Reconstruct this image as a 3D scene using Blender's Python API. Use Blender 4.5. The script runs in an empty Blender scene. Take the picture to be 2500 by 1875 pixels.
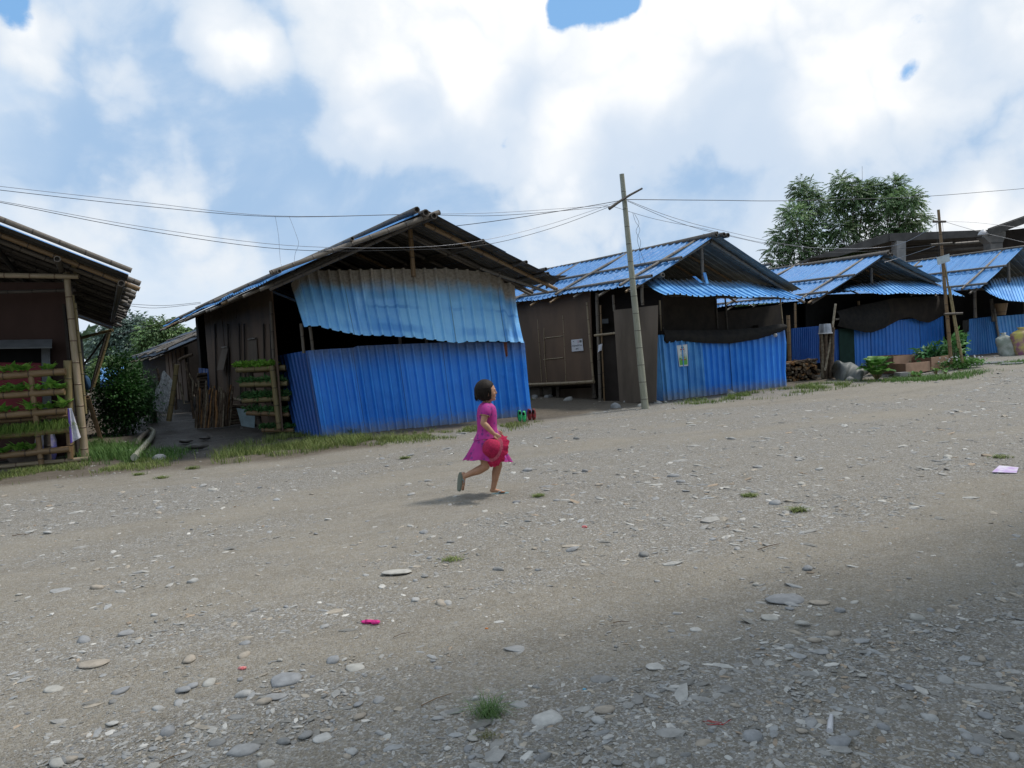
import bpy, math, random
import numpy as np
from math import sin, cos, tan, radians, pi, sqrt, atan2
from mathutils import Vector, Matrix
random.seed(7); rng = np.random.default_rng(7)
sc = bpy.context.scene
COL = sc.collection
# ------------------------------------------------------------------ camera
F = 1850.0; CX, CY = 1250.0, 937.5
PITCH, ROLL, CH = radians(2.85), radians(3.5), 1.4
cF = np.array([0, cos(PITCH), -sin(PITCH)]); _r = np.array([1.0, 0, 0]); _u = np.array([0, sin(PITCH), cos(PITCH)])
cX = cos(ROLL) * _r - sin(ROLL) * _u; cY = sin(ROLL) * _r + cos(ROLL) * _u
C0 = np.array([0, 0, CH])
cam = bpy.data.cameras.new('camera'); co = bpy.data.objects.new('camera', cam); COL.objects.link(co)
cam.sensor_width = 36; cam.lens = 36 * F / 2500; cam.clip_end = 3000; cam.clip_start = .05
co.matrix_world = Matrix(((cX[0], cY[0], -cF[0], 0), (cX[1], cY[1], -cF[1], 0), (cX[2], cY[2], -cF[2], CH), (0, 0, 0, 1)))
sc.camera = co
# ------------------------------------------------------------------ sun
SAZ, SEL = radians(18), radians(56)          # azimuth from +x towards +y, elevation
sl = bpy.data.lights.new('sun', 'SUN'); so = bpy.data.objects.new('sun', sl); COL.objects.link(so)
sl.energy = 3.2; sl.angle = radians(9); sl.color = (1, .94, .86)
sv = Vector((cos(SEL) * cos(SAZ), cos(SEL) * sin(SAZ), sin(SEL)))
so.rotation_euler = sv.to_track_quat('Z', 'Y').to_euler()
sc.view_settings.view_transform = 'Standard'; sc.view_settings.look = 'None'
sc.view_settings.exposure = 0.0; sc.view_settings.gamma = 1

def ray(px, py): return cF + cX * (px - CX) / F + cY * (CY - py) / F
def nrm(v): v = np.asarray(v, float); return v / (np.linalg.norm(v) + 1e-12)
# ------------------------------------------------------------------ node helpers
def nd(nt, t, ins=None, **kw):
    n = nt.nodes.new(t)
    for k, v in kw.items(): setattr(n, k, v)
    if ins:
        for k, v in ins.items():
            s = n.inputs[k]
            if isinstance(v, bpy.types.NodeSocket): nt.links.new(v, s)
            else: s.default_value = v
    return n
def M(nt, op, a, b=0.0, c=None, clamp=False):
    n = nd(nt, 'ShaderNodeMath', {0: a, 1: b}, operation=op, use_clamp=clamp)
    if c is not None:
        if isinstance(c, bpy.types.NodeSocket): nt.links.new(c, n.inputs[2])
        else: n.inputs[2].default_value = c
    return n.outputs[0]
def mixc(nt, f, a, b, bt='MIX'):
    n = nd(nt, 'ShaderNodeMix', data_type='RGBA', blend_type=bt)
    for i, v in ((0, f), (6, a), (7, b)):
        if isinstance(v, bpy.types.NodeSocket): nt.links.new(v, n.inputs[i])
        else: n.inputs[i].default_value = v if i == 0 else (tuple(v) + (1,) if len(v) == 3 else v)
    return n.outputs[2]
def mapr(nt, v, a, b, c=0.0, d=1.0, smooth=True):
    n = nd(nt, 'ShaderNodeMapRange', {0: v, 1: a, 2: b, 3: c, 4: d}, interpolation_type='SMOOTHSTEP' if smooth else 'LINEAR')
    return n.outputs[0]
def noise(nt, vec, scale, detail=4, rough=.55, dist=0.0):
    return nd(nt, 'ShaderNodeTexNoise', {'Vector': vec, 'Scale': scale, 'Detail': detail, 'Roughness': rough, 'Distortion': dist}).outputs[0]
def scaled(nt, vec, s):
    return nd(nt, 'ShaderNodeVectorMath', {0: vec, 1: s}, operation='MULTIPLY').outputs[0]
# ------------------------------------------------------------------ world: physical sky with real cloud cover by direction
w = bpy.data.worlds.new('World'); sc.world = w; w.use_nodes = True; nt = w.node_tree; nt.nodes.clear()
gen = nd(nt, 'ShaderNodeTexCoord').outputs['Generated']
dirn = nd(nt, 'ShaderNodeVectorMath', {0: gen}, operation='NORMALIZE').outputs[0]
sky = nd(nt, 'ShaderNodeTexSky', sky_type='NISHITA', sun_disc=False, sun_elevation=SEL, sun_rotation=pi / 2 - SAZ, air_density=1.0, dust_density=1.0, ozone_density=3.0).outputs[0]
def blob(px, py, r, s, soft=1.0):
    b = nrm(ray(px, py)); rr = r / F
    d = nd(nt, 'ShaderNodeVectorMath', {0: dirn, 1: tuple(b)}, operation='DISTANCE').outputs['Value']
    return M(nt, 'MULTIPLY', mapr(nt, d, rr * (1 + soft * .6), rr * (1 - soft * .9)), s)
def total(bl):
    t = blob(*bl[0])
    for b in bl[1:]: t = M(nt, 'ADD', t, blob(*b))
    return t
wv = scaled(nt, dirn, (1, 1, 1.6))
n1 = noise(nt, wv, 3.4, 9, .58, .4); n3 = noise(nt, wv, 1.7, 3, .5)
dw = nd(nt, 'ShaderNodeTexNoise', {'Vector': dirn, 'Scale': 9.0, 'Detail': 5.0}).outputs['Color']
wd = nd(nt, 'ShaderNodeVectorMath', {0: dirn, 1: scaled(nt, nd(nt, 'ShaderNodeVectorMath', {0: dw, 1: (.5, .5, .5)}, operation='SUBTRACT').outputs[0], (.16, .16, .16))}, operation='ADD').outputs[0]
def billow(sc_): return nd(nt, 'ShaderNodeTexVoronoi', {'Vector': wd, 'Scale': sc_}, feature='F1').outputs['Distance']
bil1, bil2 = billow(9.0), billow(24.0)
n4 = noise(nt, dirn, 30, 8, .62, .2)
BR = [(1060, 90, 260, .55), (1340, 190, 250, .66), (1640, 130, 250, .50), (1950, 110, 230, .40), (2250, 60, 230, .36), (1330, 400, 125, .85), (925, 290, 115, .85), (800, 345, 60, .5), (1180, 300, 120, .42), (1450, 300, 150, .4),
      (560, 85, 80, .72), (505, 60, 60, .25), (655, 130, 50, .55), (60, 95, 60, .6), (1850, 260, 130, .32), (2330, 540, 160, .42), (2260, 620, 130, .32), (1930, 300, 120, .34), (330, 420, 220, .30), (110, 520, 160, .25), (250, 640, 200, .12), (540, 640, 90, .32), (1400, 640, 130, .42), (1560, 600, 120, .15), (2450, 120, 160, .2), (2080, 280, 110, .36), (800, -700, 900, .5), (2300, -700, 900, .6), (1900, 640, 90, .3)]
DK = [(470, 300, 260, .42), (1120, 480, 220, .38), (1790, 420, 240, .62), (2400, 330, 190, .35), (240, 210, 230, .25), (950, 430, 160, .35), (1600, 520, 220, .42), (720, 470, 180, .32), (1350, 120, 90, .25), (1500, 330, 90, .3), (1800, 230, 100, .25), (2150, 470, 160, .3), (1250, 230, 60, .25), (1000, 250, 60, .3)]
HO = [(1440, -60, 110, .95, .6), (1368, 40, 34, .62), (1520, -10, 55, .45), (2225, 175, 34, .44), (2180, 215, 26, .34), (10, 0, 55, .85), (1400, 0, 40, .35)]
sb = M(nt, 'SUBTRACT', .48, bil1); sb2 = M(nt, 'SUBTRACT', .48, bil2)
S = M(nt, 'ADD', total(BR), M(nt, 'MULTIPLY', M(nt, 'SUBTRACT', n1, .5), 1.25)); S = M(nt, 'ADD', S, M(nt, 'MULTIPLY', sb, .65)); S = M(nt, 'ADD', S, M(nt, 'MULTIPLY', sb2, .35)); S = M(nt, 'ADD', S, M(nt, 'MULTIPLY', M(nt, 'SUBTRACT', n4, .5), .3))
bright = mapr(nt, S, .22, .70)
white = M(nt, 'MULTIPLY', mapr(nt, S, .50, 1.45), mapr(nt, bil2, .3, .75, 1.0, .75))
dk = M(nt, 'ADD', M(nt, 'ADD', total(DK), M(nt, 'MULTIPLY', M(nt, 'SUBTRACT', n3, .5), .9)), M(nt, 'MULTIPLY', M(nt, 'SUBTRACT', bil1, .4), .5))
base = mixc(nt, mapr(nt, dk, -.15, .6), (.70, .815, .95), (.385, .56, .80))
base = mixc(nt, mapr(nt, n1, .40, .66, 0, .75), base, (.80, .875, .96))
bc = mixc(nt, white, (.80, .865, .94), (1.12, 1.11, 1.09))
bc = mixc(nt, mapr(nt, dk, .10, .80, 0, .85), bc, (.60, .72, .88))
cl = mixc(nt, bright, base, bc)
ho = M(nt, 'ADD', total(HO), M(nt, 'ADD', M(nt, 'MULTIPLY', sb2, .55), M(nt, 'MULTIPLY', M(nt, 'SUBTRACT', n4, .5), .7)))
ho = M(nt, 'SUBTRACT', ho, M(nt, 'MULTIPLY', sb, .2))
hm = mapr(nt, M(nt, 'ADD', ho, M(nt, 'MULTIPLY', M(nt, 'SUBTRACT', n1, .5), .45)), .32, .66)
sky10 = mixc(nt, 1.0, sky, (1, 1, 1), 'MULTIPLY')
skyb = mixc(nt, .8, sky10, (2.6, 5.3, 9.2))
cl10 = mixc(nt, 1.0, cl, (10, 10, 10), 'MULTIPLY')
out = mixc(nt, hm, cl10, skyb)
bg = nd(nt, 'ShaderNodeBackground', {0: out, 1: .1})
nd(nt, 'ShaderNodeOutputWorld', {0: bg.outputs[0]})
w.cycles.sampling_method = 'MANUAL'; w.cycles.sample_map_resolution = 512

# ------------------------------------------------------------------ geometry helpers
class VN:                                                             # lattice value noise
    def __init__(s, seed): s.t = np.random.default_rng(seed).random((64, 64))
    def one(s, x, y):
        xi = np.floor(x).astype(int); yi = np.floor(y).astype(int); fx = x - xi; fy = y - yi
        fx = fx * fx * (3 - 2 * fx); fy = fy * fy * (3 - 2 * fy); t = s.t
        a = t[xi % 64, yi % 64]; b = t[(xi + 1) % 64, yi % 64]; c = t[xi % 64, (yi + 1) % 64]; d = t[(xi + 1) % 64, (yi + 1) % 64]
        return (a * (1 - fx) + b * fx) * (1 - fy) + (c * (1 - fx) + d * fx) * fy
    def __call__(s, x, y, o=4):
        r = 0; a = .5
        for k in range(o): r = r + a * s.one(np.asarray(x, float) * 2 ** k + 17 * k, np.asarray(y, float) * 2 ** k + 5 * k); a *= .5
        return r / (1 - .5 ** o)
N1, N2, N3 = VN(1), VN(2), VN(3)
def sst(a, b, x): t = np.clip((np.asarray(x, float) - a) / (b - a), 0, 1); return t * t * (3 - 2 * t)
def gz0(x, y): return .22 * sst(6, 12, x) * sst(12, 20, y)
def gz(x, y):
    x = np.asarray(x, float); y = np.asarray(y, float); fl = 1 - np.exp(-(((x + .12) ** 2 + (y - 7.16) ** 2) / .35) ** 2)
    return gz0(x, y) + fl * ((N1(x * .5, y * .5, 2) - .5) * .05 + (N2(x * 2.3, y * 2.3, 4) - .5) * .022)
def G(px, py, dz=0.0):
    z = 0.0
    for k in range(4):
        d = ray(px, py); P = C0 + d * (z + dz - CH) / d[2]; z = float(gz(P[0], P[1]))
    return P
def D(px, py, y): d = ray(px, py); return C0 + d * y / d[1]
def PLN(px, py, P, n): d = ray(px, py); n = np.asarray(n, float); return C0 + d * ((np.asarray(P) - C0) @ n) / (d @ n)
def proj(P):
    q = np.asarray(P) - C0; w_ = q @ cF; return CX + F * (q @ cX) / w_, CY - F * (q @ cY) / w_
class Fr:
    def __init__(s, H, ang): s.H = np.array([H[0], H[1], 0.0]); a = radians(ang); s.A = np.array([-sin(a), cos(a), 0]); s.B = np.array([cos(a), sin(a), 0])
    def L(s, u, v, z=0.0): return s.H + s.B * u + s.A * v + np.array([0, 0, z])
    def onv(s, px, py, v): return PLN(px, py, s.H + s.A * v, s.A)
    def onu(s, px, py, u): return PLN(px, py, s.H + s.B * u, s.B)
    def loc(s, P): q = np.asarray(P) - s.H; return q @ s.B, q @ s.A, P[2]
Z = np.array([0, 0, 1.0])
class MB:
    def __init__(s): s.v = []; s.f = []; s.m = []; s.uv = []; s.sm = []
    def add(s, V, Fc, mat=0, uv=None, smooth=False):
        o = len(s.v); s.v.extend([tuple(map(float, p)) for p in V]); s.f.extend([tuple(o + i for i in f) for f in Fc])
        s.m.extend([mat] * len(Fc)); s.sm.extend([smooth] * len(Fc))
        s.uv.extend(uv if uv is not None else [(p[0] + p[1], p[2]) for p in V]); return s
    def box(s, c, hx, hy, hz, X=(1, 0, 0), Y=(0, 1, 0), Zv=(0, 0, 1), mat=0):
        c = np.asarray(c, float); X, Y, Zv = nrm(X), nrm(Y), nrm(Zv); V = []
        for k in (-1, 1):
            for j in (-1, 1):
                for i in (-1, 1): V.append(c + X * hx * i + Y * hy * j + Zv * hz * k)
        Fc = [(0, 2, 3, 1), (4, 5, 7, 6), (0, 1, 5, 4), (2, 6, 7, 3), (0, 4, 6, 2), (1, 3, 7, 5)]
        for f in Fc: s.add([V[i] for i in f], [(0, 1, 2, 3)], mat, uv=[((V[i] - c) @ X + (V[i] - c) @ Y, (V[i] - c) @ Zv) for i in f])
        return s
    def slab(s, a, b, c, d, th, mat=0, nrml=None):                    # quad a b c d given thickness th along its normal
        P = [np.asarray(q, float) for q in (a, b, c, d)]; n = nrm(np.cross(P[1] - P[0], P[3] - P[0])) if nrml is None else nrm(nrml)
        V = P + [q - n * th for q in P]; L1 = np.linalg.norm(P[1] - P[0]); L2 = np.linalg.norm(P[3] - P[0])
        uv = [(0, 0), (L1, 0), (L1, L2), (0, L2)] * 2
        s.add(V, [(0, 1, 2, 3), (7, 6, 5, 4), (0, 4, 5, 1), (1, 5, 6, 2), (2, 6, 7, 3), (3, 7, 4, 0)], mat, uv); return s
    def tube(s, pts, rad, seg=8, mat=0, cap=True, jit=0.0, hollow=False):
        P = [np.asarray(p, float) for p in pts]; n = len(P)
        if not hasattr(rad, '__len__'): rad = [rad] * n
        T = [nrm(P[min(i + 1, n - 1)] - P[max(i - 1, 0)]) for i in range(n)]
        a = nrm(np.cross(T[0], (0, 0, 1) if abs(T[0][2]) < .9 else (1, 0, 0))); V = []; uv = []; ln = 0; off = random.random() * 3
        for i in range(n):
            if i: ln += np.linalg.norm(P[i] - P[i - 1])
            a = nrm(a - T[i] * (a @ T[i])); b = np.cross(T[i], a)
            for k in range(seg):
                q = 2 * pi * k / seg; rr = rad[i] * (1 + jit * (random.random() - .5))
                V.append(P[i] + (a * cos(q) + b * sin(q)) * rr); uv.append((off + k / seg, ln + off))
        Fc = [(i * seg + k, i * seg + (k + 1) % seg, (i + 1) * seg + (k + 1) % seg, (i + 1) * seg + k) for i in range(n - 1) for k in range(seg)]
        s.add(V, Fc, mat, uv, True)
        if cap:
            for e, i in ((0, 0), (1, n - 1)):
                ring = [V[i * seg + k] for k in range(seg)]
                if hollow:
                    inn = [P[i] + (q - P[i]) * .72 for q in ring]; dp = [q - T[i] * (.06 if e else -.06) for q in inn]
                    VV = ring + inn + dp
                    Fc = [(k, (k + 1) % seg, seg + (k + 1) % seg, seg + k) for k in range(seg)] + [(seg + k, seg + (k + 1) % seg, 2 * seg + (k + 1) % seg, 2 * seg + k) for k in range(seg)] + [tuple(range(2 * seg, 3 * seg))]
                    s.add(VV, Fc, mat, [(q / seg, ln) for q in range(3 * seg)])
                else: s.add(ring, [tuple(range(seg)) if e else tuple(range(seg))[::-1]], mat, [(off, off)] * seg)
        return s
    def ell(s, c, r, R=None, nu=12, nv=8, mat=0, f=None):
        c = np.asarray(c, float); V = []; R = np.eye(3) if R is None else R
        for j in range(nv + 1):
            for i in range(nu):
                th = pi * j / nv; ph = 2 * pi * i / nu; q = np.array([sin(th) * cos(ph), sin(th) * sin(ph), cos(th)])
                k = 1 if f is None else f(q); V.append(c + R @ (q * np.asarray(r) * k))
        Fc = [(j * nu + i, (j + 1) * nu + i, (j + 1) * nu + (i + 1) % nu, j * nu + (i + 1) % nu) for j in range(nv) for i in range(nu)]
        s.add(V, Fc, mat, None, True); return s
    def build(s, name, mats, parent=None, smooth=None):
        me = bpy.data.meshes.new(name); V = np.array(s.v); o = bpy.data.objects.new(name, me); loc = np.zeros(3)
        if parent is not None:
            o.parent = parent; q = parent
            while q: loc = loc + np.array(q.location); q = q.parent
        else:
            loc = np.array([(V[:, 0].min() + V[:, 0].max()) / 2, (V[:, 1].min() + V[:, 1].max()) / 2, V[:, 2].min()]); o.location = loc
        me.from_pydata((V - loc).tolist(), [], s.f)
        if not isinstance(mats, (list, tuple)): mats = [mats]
        for m in mats: me.materials.append(m)
        me.polygons.foreach_set('material_index', s.m); me.polygons.foreach_set('use_smooth', s.sm if smooth is None else [smooth] * len(s.sm))
        ul = me.uv_layers.new(name='uv'); li = np.empty(len(me.loops), dtype=np.int32); me.loops.foreach_get('vertex_index', li)
        ul.data.foreach_set('uv', np.array(s.uv, dtype=np.float32)[li].ravel()); me.update(); COL.objects.link(o); return o
def tag(o, label, cat=None, group=None, kind=None):
    if label: o['label'] = label
    if cat: o['category'] = cat
    if group: o['group'] = group
    if kind: o['kind'] = kind
    return o
def thing(name, label, cat, loc, group=None):
    o = bpy.data.objects.new(name, None); COL.objects.link(o); o.location = tuple(map(float, loc)); o.empty_display_size = .2
    return tag(o, label, cat, group)
def dup(root, loc=None, rotz=None, label=None, group=None, scale=None):
    r = root.copy(); COL.objects.link(r)
    if loc is not None: r.location = tuple(map(float, loc))
    if rotz is not None: r.rotation_euler = rotz if hasattr(rotz, '__len__') else (0, 0, rotz)
    if scale is not None: r.scale = scale if hasattr(scale, '__len__') else (scale,) * 3
    if label: r['label'] = label
    if group: r['group'] = group
    for ch in list(root.children):
        c = ch.copy(); COL.objects.link(c); c.parent = r
        for g in list(ch.children): d = g.copy(); COL.objects.link(d); d.parent = c
    return r
def big(name, V, Fc, mats, col=None, parent=None, smooth=False, mi=None):
    me = bpy.data.meshes.new(name); V = np.asarray(V, np.float32); Fc = np.asarray(Fc, np.int32); k = Fc.shape[1]
    o = bpy.data.objects.new(name, me); loc = np.zeros(3, np.float32)
    if parent is not None:
        o.parent = parent; q = parent
        while q: loc = loc + np.array(q.location, np.float32); q = q.parent
    me.vertices.add(len(V)); me.vertices.foreach_set('co', (V - loc).ravel())
    me.loops.add(Fc.size); me.loops.foreach_set('vertex_index', Fc.ravel())
    me.polygons.add(len(Fc)); me.polygons.foreach_set('loop_start', np.arange(0, Fc.size, k, dtype=np.int32)); me.polygons.foreach_set('loop_total', np.full(len(Fc), k, np.int32))
    me.polygons.foreach_set('use_smooth', np.full(len(Fc), smooth))
    if not isinstance(mats, (list, tuple)): mats = [mats]
    for m in mats: me.materials.append(m)
    if mi is not None: me.polygons.foreach_set('material_index', np.asarray(mi, np.int32))
    me.update(calc_edges=True)
    if col is not None:
        a = me.attributes.new('col', 'FLOAT_COLOR', 'POINT'); c = np.ones((len(V), 4), np.float32); c[:, :3] = col; a.data.foreach_set('color', c.ravel())
    COL.objects.link(o); return o

# ------------------------------------------------------------------ materials
MT = {}
def mat(name, col, rough=.8, spec=.3, metal=0.0, var=.25, vs=6.0, c2=None, bump=.0, bs=40.0, streak=None, uvm=False, attr=False, trans=0.0, vs3=None):
    if name in MT: return MT[name]
    m = bpy.data.materials.new(name); m.use_nodes = True; nt = m.node_tree; nt.nodes.clear()
    tc = nd(nt, 'ShaderNodeTexCoord'); vec = nd(nt, 'ShaderNodeUVMap', uv_map='uv').outputs[0] if uvm else nd(nt, 'ShaderNodeNewGeometry').outputs['Position']
    if streak: vec = scaled(nt, vec, streak)
    if vs3: vec = scaled(nt, vec, vs3)
    n = noise(nt, vec, vs, 6, .6)
    base = nd(nt, 'ShaderNodeAttribute', attribute_name='col').outputs['Color'] if attr else None
    if base is None:
        c2 = c2 or tuple(x * (1 - var) for x in col); base = mixc(nt, mapr(nt, n, .35, .65), col, c2)
    else: base = mixc(nt, 1.0, base, nd(nt, 'ShaderNodeCombineColor', {0: mapr(nt, n, .3, .7, 1 - var, 1 + var), 1: mapr(nt, n, .3, .7, 1 - var, 1 + var), 2: mapr(nt, n, .3, .7, 1 - var, 1 + var)}).outputs[0], 'MULTIPLY')
    b = nd(nt, 'ShaderNodeBsdfPrincipled', {'Base Color': base, 'Roughness': rough, 'Metallic': metal, 'Specular IOR Level': spec})
    if bump:
        bp = nd(nt, 'ShaderNodeBump', {'Strength': bump, 'Distance': .01, 'Height': noise(nt, vec, bs, 5, .6)}); nt.links.new(bp.outputs[0], b.inputs['Normal'])
    o = b.outputs[0]
    if trans:
        t = nd(nt, 'ShaderNodeBsdfTranslucent', {0: base}); o = nd(nt, 'ShaderNodeMixShader', {0: trans, 1: o, 2: t.outputs[0]}).outputs[0]
    nd(nt, 'ShaderNodeOutputMaterial', {0: o}); MT[name] = m; return m
def metal(name, col, col2, top=None, topT=(.3, .6), bot=None, botT=(.0, .15), rough=.42, bands=(), spec=.35):
    """painted corrugated sheet; uv.x metres along the ribs' row, uv.y 0 (bottom) to 1 (top)"""
    m = bpy.data.materials.new(name); m.use_nodes = True; nt = m.node_tree; nt.nodes.clear()
    uv = nd(nt, 'ShaderNodeUVMap', uv_map='uv').outputs[0]; sp = nd(nt, 'ShaderNodeSeparateXYZ', {0: uv}); U, V = sp.outputs[0], sp.outputs[1]
    n1 = noise(nt, scaled(nt, uv, (1.2, 2.2, 1)), 1.3, 6, .6); n2 = noise(nt, scaled(nt, uv, (26, 1.3, 1)), 2.0, 5, .6); n3 = noise(nt, scaled(nt, uv, (7, 9, 1)), 3.0, 8, .65)
    c = mixc(nt, mapr(nt, n1, .35, .68), col, col2)
    wn_ = nd(nt, 'ShaderNodeTexWhiteNoise', {'W': M(nt, 'FLOOR', M(nt, 'DIVIDE', U, .86))}, noise_dimensions='1D').outputs['Value']
    c = mixc(nt, M(nt, 'MULTIPLY', wn_, .45), c, tuple(min(1, x * 1.25 + .035) for x in col2))
    sm = M(nt, 'ABSOLUTE', M(nt, 'SUBTRACT', M(nt, 'FRACT', M(nt, 'DIVIDE', U, .86)), .5)); c = mixc(nt, mapr(nt, sm, .488, .496, 0, .75), c, tuple(x * .25 for x in col))
    c = mixc(nt, mapr(nt, n2, .45, .8, 0, .35), c, tuple(min(1, x * 1.35 + .03) for x in col2))
    nb_ = noise(nt, scaled(nt, uv, (.9, .5, 1)), 1.1, 2, .5)
    for v0, wd, bc, st in bands:
        dv = M(nt, 'ABSOLUTE', M(nt, 'SUBTRACT', M(nt, 'ADD', V, M(nt, 'MULTIPLY', M(nt, 'SUBTRACT', n1, .5), .10)), v0))
        c = mixc(nt, M(nt, 'MULTIPLY', mapr(nt, dv, wd, wd * .3), M(nt, 'MULTIPLY', mapr(nt, nb_, .38, .6), st)), c, bc)
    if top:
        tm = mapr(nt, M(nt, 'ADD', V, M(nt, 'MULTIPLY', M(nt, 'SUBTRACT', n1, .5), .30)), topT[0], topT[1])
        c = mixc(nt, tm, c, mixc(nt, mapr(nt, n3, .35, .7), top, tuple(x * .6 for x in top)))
    if bot:
        bm = mapr(nt, M(nt, 'ADD', V, M(nt, 'MULTIPLY', M(nt, 'SUBTRACT', n3, .5), .25)), botT[1], botT[0], 0, .8)
        c = mixc(nt, bm, c, bot)
    sc_ = mapr(nt, n3, .66, .74, 0, .6); c = mixc(nt, sc_, c, tuple(min(1, x * 1.2 + .12) for x in col2))
    rg = mapr(nt, n1, .3, .7, rough - .08, rough + .14)
    bp = nd(nt, 'ShaderNodeBump', {'Strength': .55, 'Distance': .02, 'Height': noise(nt, scaled(nt, uv, (3.5, 4.5, 1)), 1.8, 4, .5)})
    b = nd(nt, 'ShaderNodeBsdfPrincipled', {'Base Color': c, 'Roughness': rg, 'Specular IOR Level': spec, 'Normal': bp.outputs[0]})
    nd(nt, 'ShaderNodeOutputMaterial', {0: b.outputs[0]}); MT[name] = m; return m
def bamboo(name, col, col2, node, rough=.55):
    m = bpy.data.materials.new(name); m.use_nodes = True; nt = m.node_tree; nt.nodes.clear()
    uv = nd(nt, 'ShaderNodeUVMap', uv_map='uv').outputs[0]; sp = nd(nt, 'ShaderNodeSeparateXYZ', {0: uv}); V = sp.outputs[1]
    n1 = noise(nt, scaled(nt, uv, (4, 1.5, 1)), 2.5, 6, .6); n2 = noise(nt, scaled(nt, uv, (30, 2, 1)), 2.0, 4, .6)
    c = mixc(nt, mapr(nt, n1, .35, .65), col, col2); c = mixc(nt, mapr(nt, n2, .5, .75, 0, .4), c, tuple(x * .55 for x in col))
    fr = M(nt, 'ABSOLUTE', M(nt, 'SUBTRACT', M(nt, 'FRACT', M(nt, 'DIVIDE', V, .34)), .5))
    c = mixc(nt, mapr(nt, fr, .035, .015, 0, .85), c, node)
    bp = nd(nt, 'ShaderNodeBump', {'Strength': .6, 'Distance': .008, 'Height': M(nt, 'ADD', n2, mapr(nt, fr, .05, .0, 0, 1.5))})
    b = nd(nt, 'ShaderNodeBsdfPrincipled', {'Base Color': c, 'Roughness': rough, 'Specular IOR Level': .35, 'Normal': bp.outputs[0]})
    nd(nt, 'ShaderNodeOutputMaterial', {0: b.outputs[0]}); MT[name] = m; return m
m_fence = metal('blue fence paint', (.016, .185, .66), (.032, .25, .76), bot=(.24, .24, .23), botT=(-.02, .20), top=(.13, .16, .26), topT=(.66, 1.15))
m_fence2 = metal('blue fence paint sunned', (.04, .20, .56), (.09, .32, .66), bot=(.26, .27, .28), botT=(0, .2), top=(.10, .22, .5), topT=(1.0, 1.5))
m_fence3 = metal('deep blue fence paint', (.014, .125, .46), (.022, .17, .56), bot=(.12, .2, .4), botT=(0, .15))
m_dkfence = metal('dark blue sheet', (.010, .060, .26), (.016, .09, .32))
m_roof = metal('blue roof paint', (.045, .185, .44), (.080, .245, .50), rough=.42, bands=((.5, .05, (.05, .16, .4), .5),))
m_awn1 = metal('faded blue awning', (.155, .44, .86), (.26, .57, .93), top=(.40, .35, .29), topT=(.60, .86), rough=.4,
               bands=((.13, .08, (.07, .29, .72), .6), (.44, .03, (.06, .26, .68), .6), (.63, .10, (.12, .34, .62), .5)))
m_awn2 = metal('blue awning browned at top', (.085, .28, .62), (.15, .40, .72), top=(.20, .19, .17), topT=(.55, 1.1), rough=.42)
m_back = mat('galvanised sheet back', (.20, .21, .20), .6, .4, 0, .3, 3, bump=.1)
m_back2 = mat('dark sheet back', (.075, .070, .063), .7, .3, 0, .35, 4)  # darker tone for roof undersides and the shed roof
m_bgrey = bamboo('weathered bamboo', (.115, .100, .082), (.18, .155, .13), (.06, .05, .045))
m_bdark = bamboo('dark bamboo', (.06, .05, .042), (.095, .08, .065), (.03, .025, .02))
m_byel = bamboo('yellow bamboo', (.25, .19, .09), (.19, .16, .08), (.09, .07, .04), .45)
m_bpink = bamboo('pale bamboo pole', (.33, .26, .19), (.27, .22, .13), (.12, .07, .05), .45)
m_bbrown = bamboo('brown bamboo', (.17, .105, .055), (.22, .15, .08), (.06, .04, .03), .4)
m_bgreen = bamboo('green grey bamboo', (.31, .31, .25), (.25, .255, .19), (.12, .11, .09), .45)
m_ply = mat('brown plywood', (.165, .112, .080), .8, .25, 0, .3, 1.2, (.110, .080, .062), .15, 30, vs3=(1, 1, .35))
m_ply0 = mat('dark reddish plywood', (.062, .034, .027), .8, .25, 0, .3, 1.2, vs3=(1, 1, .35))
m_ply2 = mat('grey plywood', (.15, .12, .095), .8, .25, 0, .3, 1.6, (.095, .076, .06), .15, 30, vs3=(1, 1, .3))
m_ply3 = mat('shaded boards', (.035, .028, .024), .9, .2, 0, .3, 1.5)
m_wood = mat('old timber', (.16, .115, .08), .85, .2, 0, .4, 9, bump=.4, bs=30)
m_bark = mat('bark', (.14, .105, .075), .95, .1, 0, .5, 14, (.07, .052, .04), .8, 40)
m_bark2 = mat('pale bark', (.30, .26, .20), .95, .1, 0, .5, 14, (.17, .14, .10), .6, 40)
m_split = mat('split wood', (.36, .20, .09), .8, .15, 0, .4, 12, (.22, .12, .06), .5, 40)
m_redw = mat('maroon panel', (.19, .020, .032), .6, .3, 0, .3, 3)
m_greyb = mat('grey board', (.16, .17, .18), .7, .3, 0, .25, 4)
m_net = mat('black shade cloth', (.016, .016, .017), .85, .2, 0, .35, 8, (.026, .024, .022), .4, 60)
m_brnnet = mat('brown shade cloth', (.040, .033, .027), .9, .2, 0, .35, 4, (.026, .022, .02), .4, 60)
m_black = mat('rubber cable', (.02, .02, .022), .5, .4)
m_wire = mat('aluminium cable', (.30, .30, .32), .4, .5, .4)
m_conc = mat('weathered concrete', (.30, .29, .28), .9, .2, 0, .3, 1.3, (.19, .19, .19), .3, 10)
m_dark = mat('dark interior shade', (.012, .012, .012), .95, .1)  # near-black colour stands in for the shade inside huts and openings
m_leaf = mat('leaves', (.05, .1, .03), .5, .35, 0, .25, 3, attr=True, trans=.28)
m_grass = mat('grass blades', (.05, .1, .03), .6, .25, 0, .2, 3, attr=True, trans=.2)
m_stone = mat('river stone', (.3, .3, .3), .8, .25, 0, .16, 22, attr=True, bump=.35, bs=60)
m_paper = mat('paper', (.62, .64, .70), .7, .3, 0, .08, 9)
m_tarp = mat('grey tarpaulin', (.085, .095, .092), .6, .35, 0, .3, 3, (.15, .155, .145), .3, 15)
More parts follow.
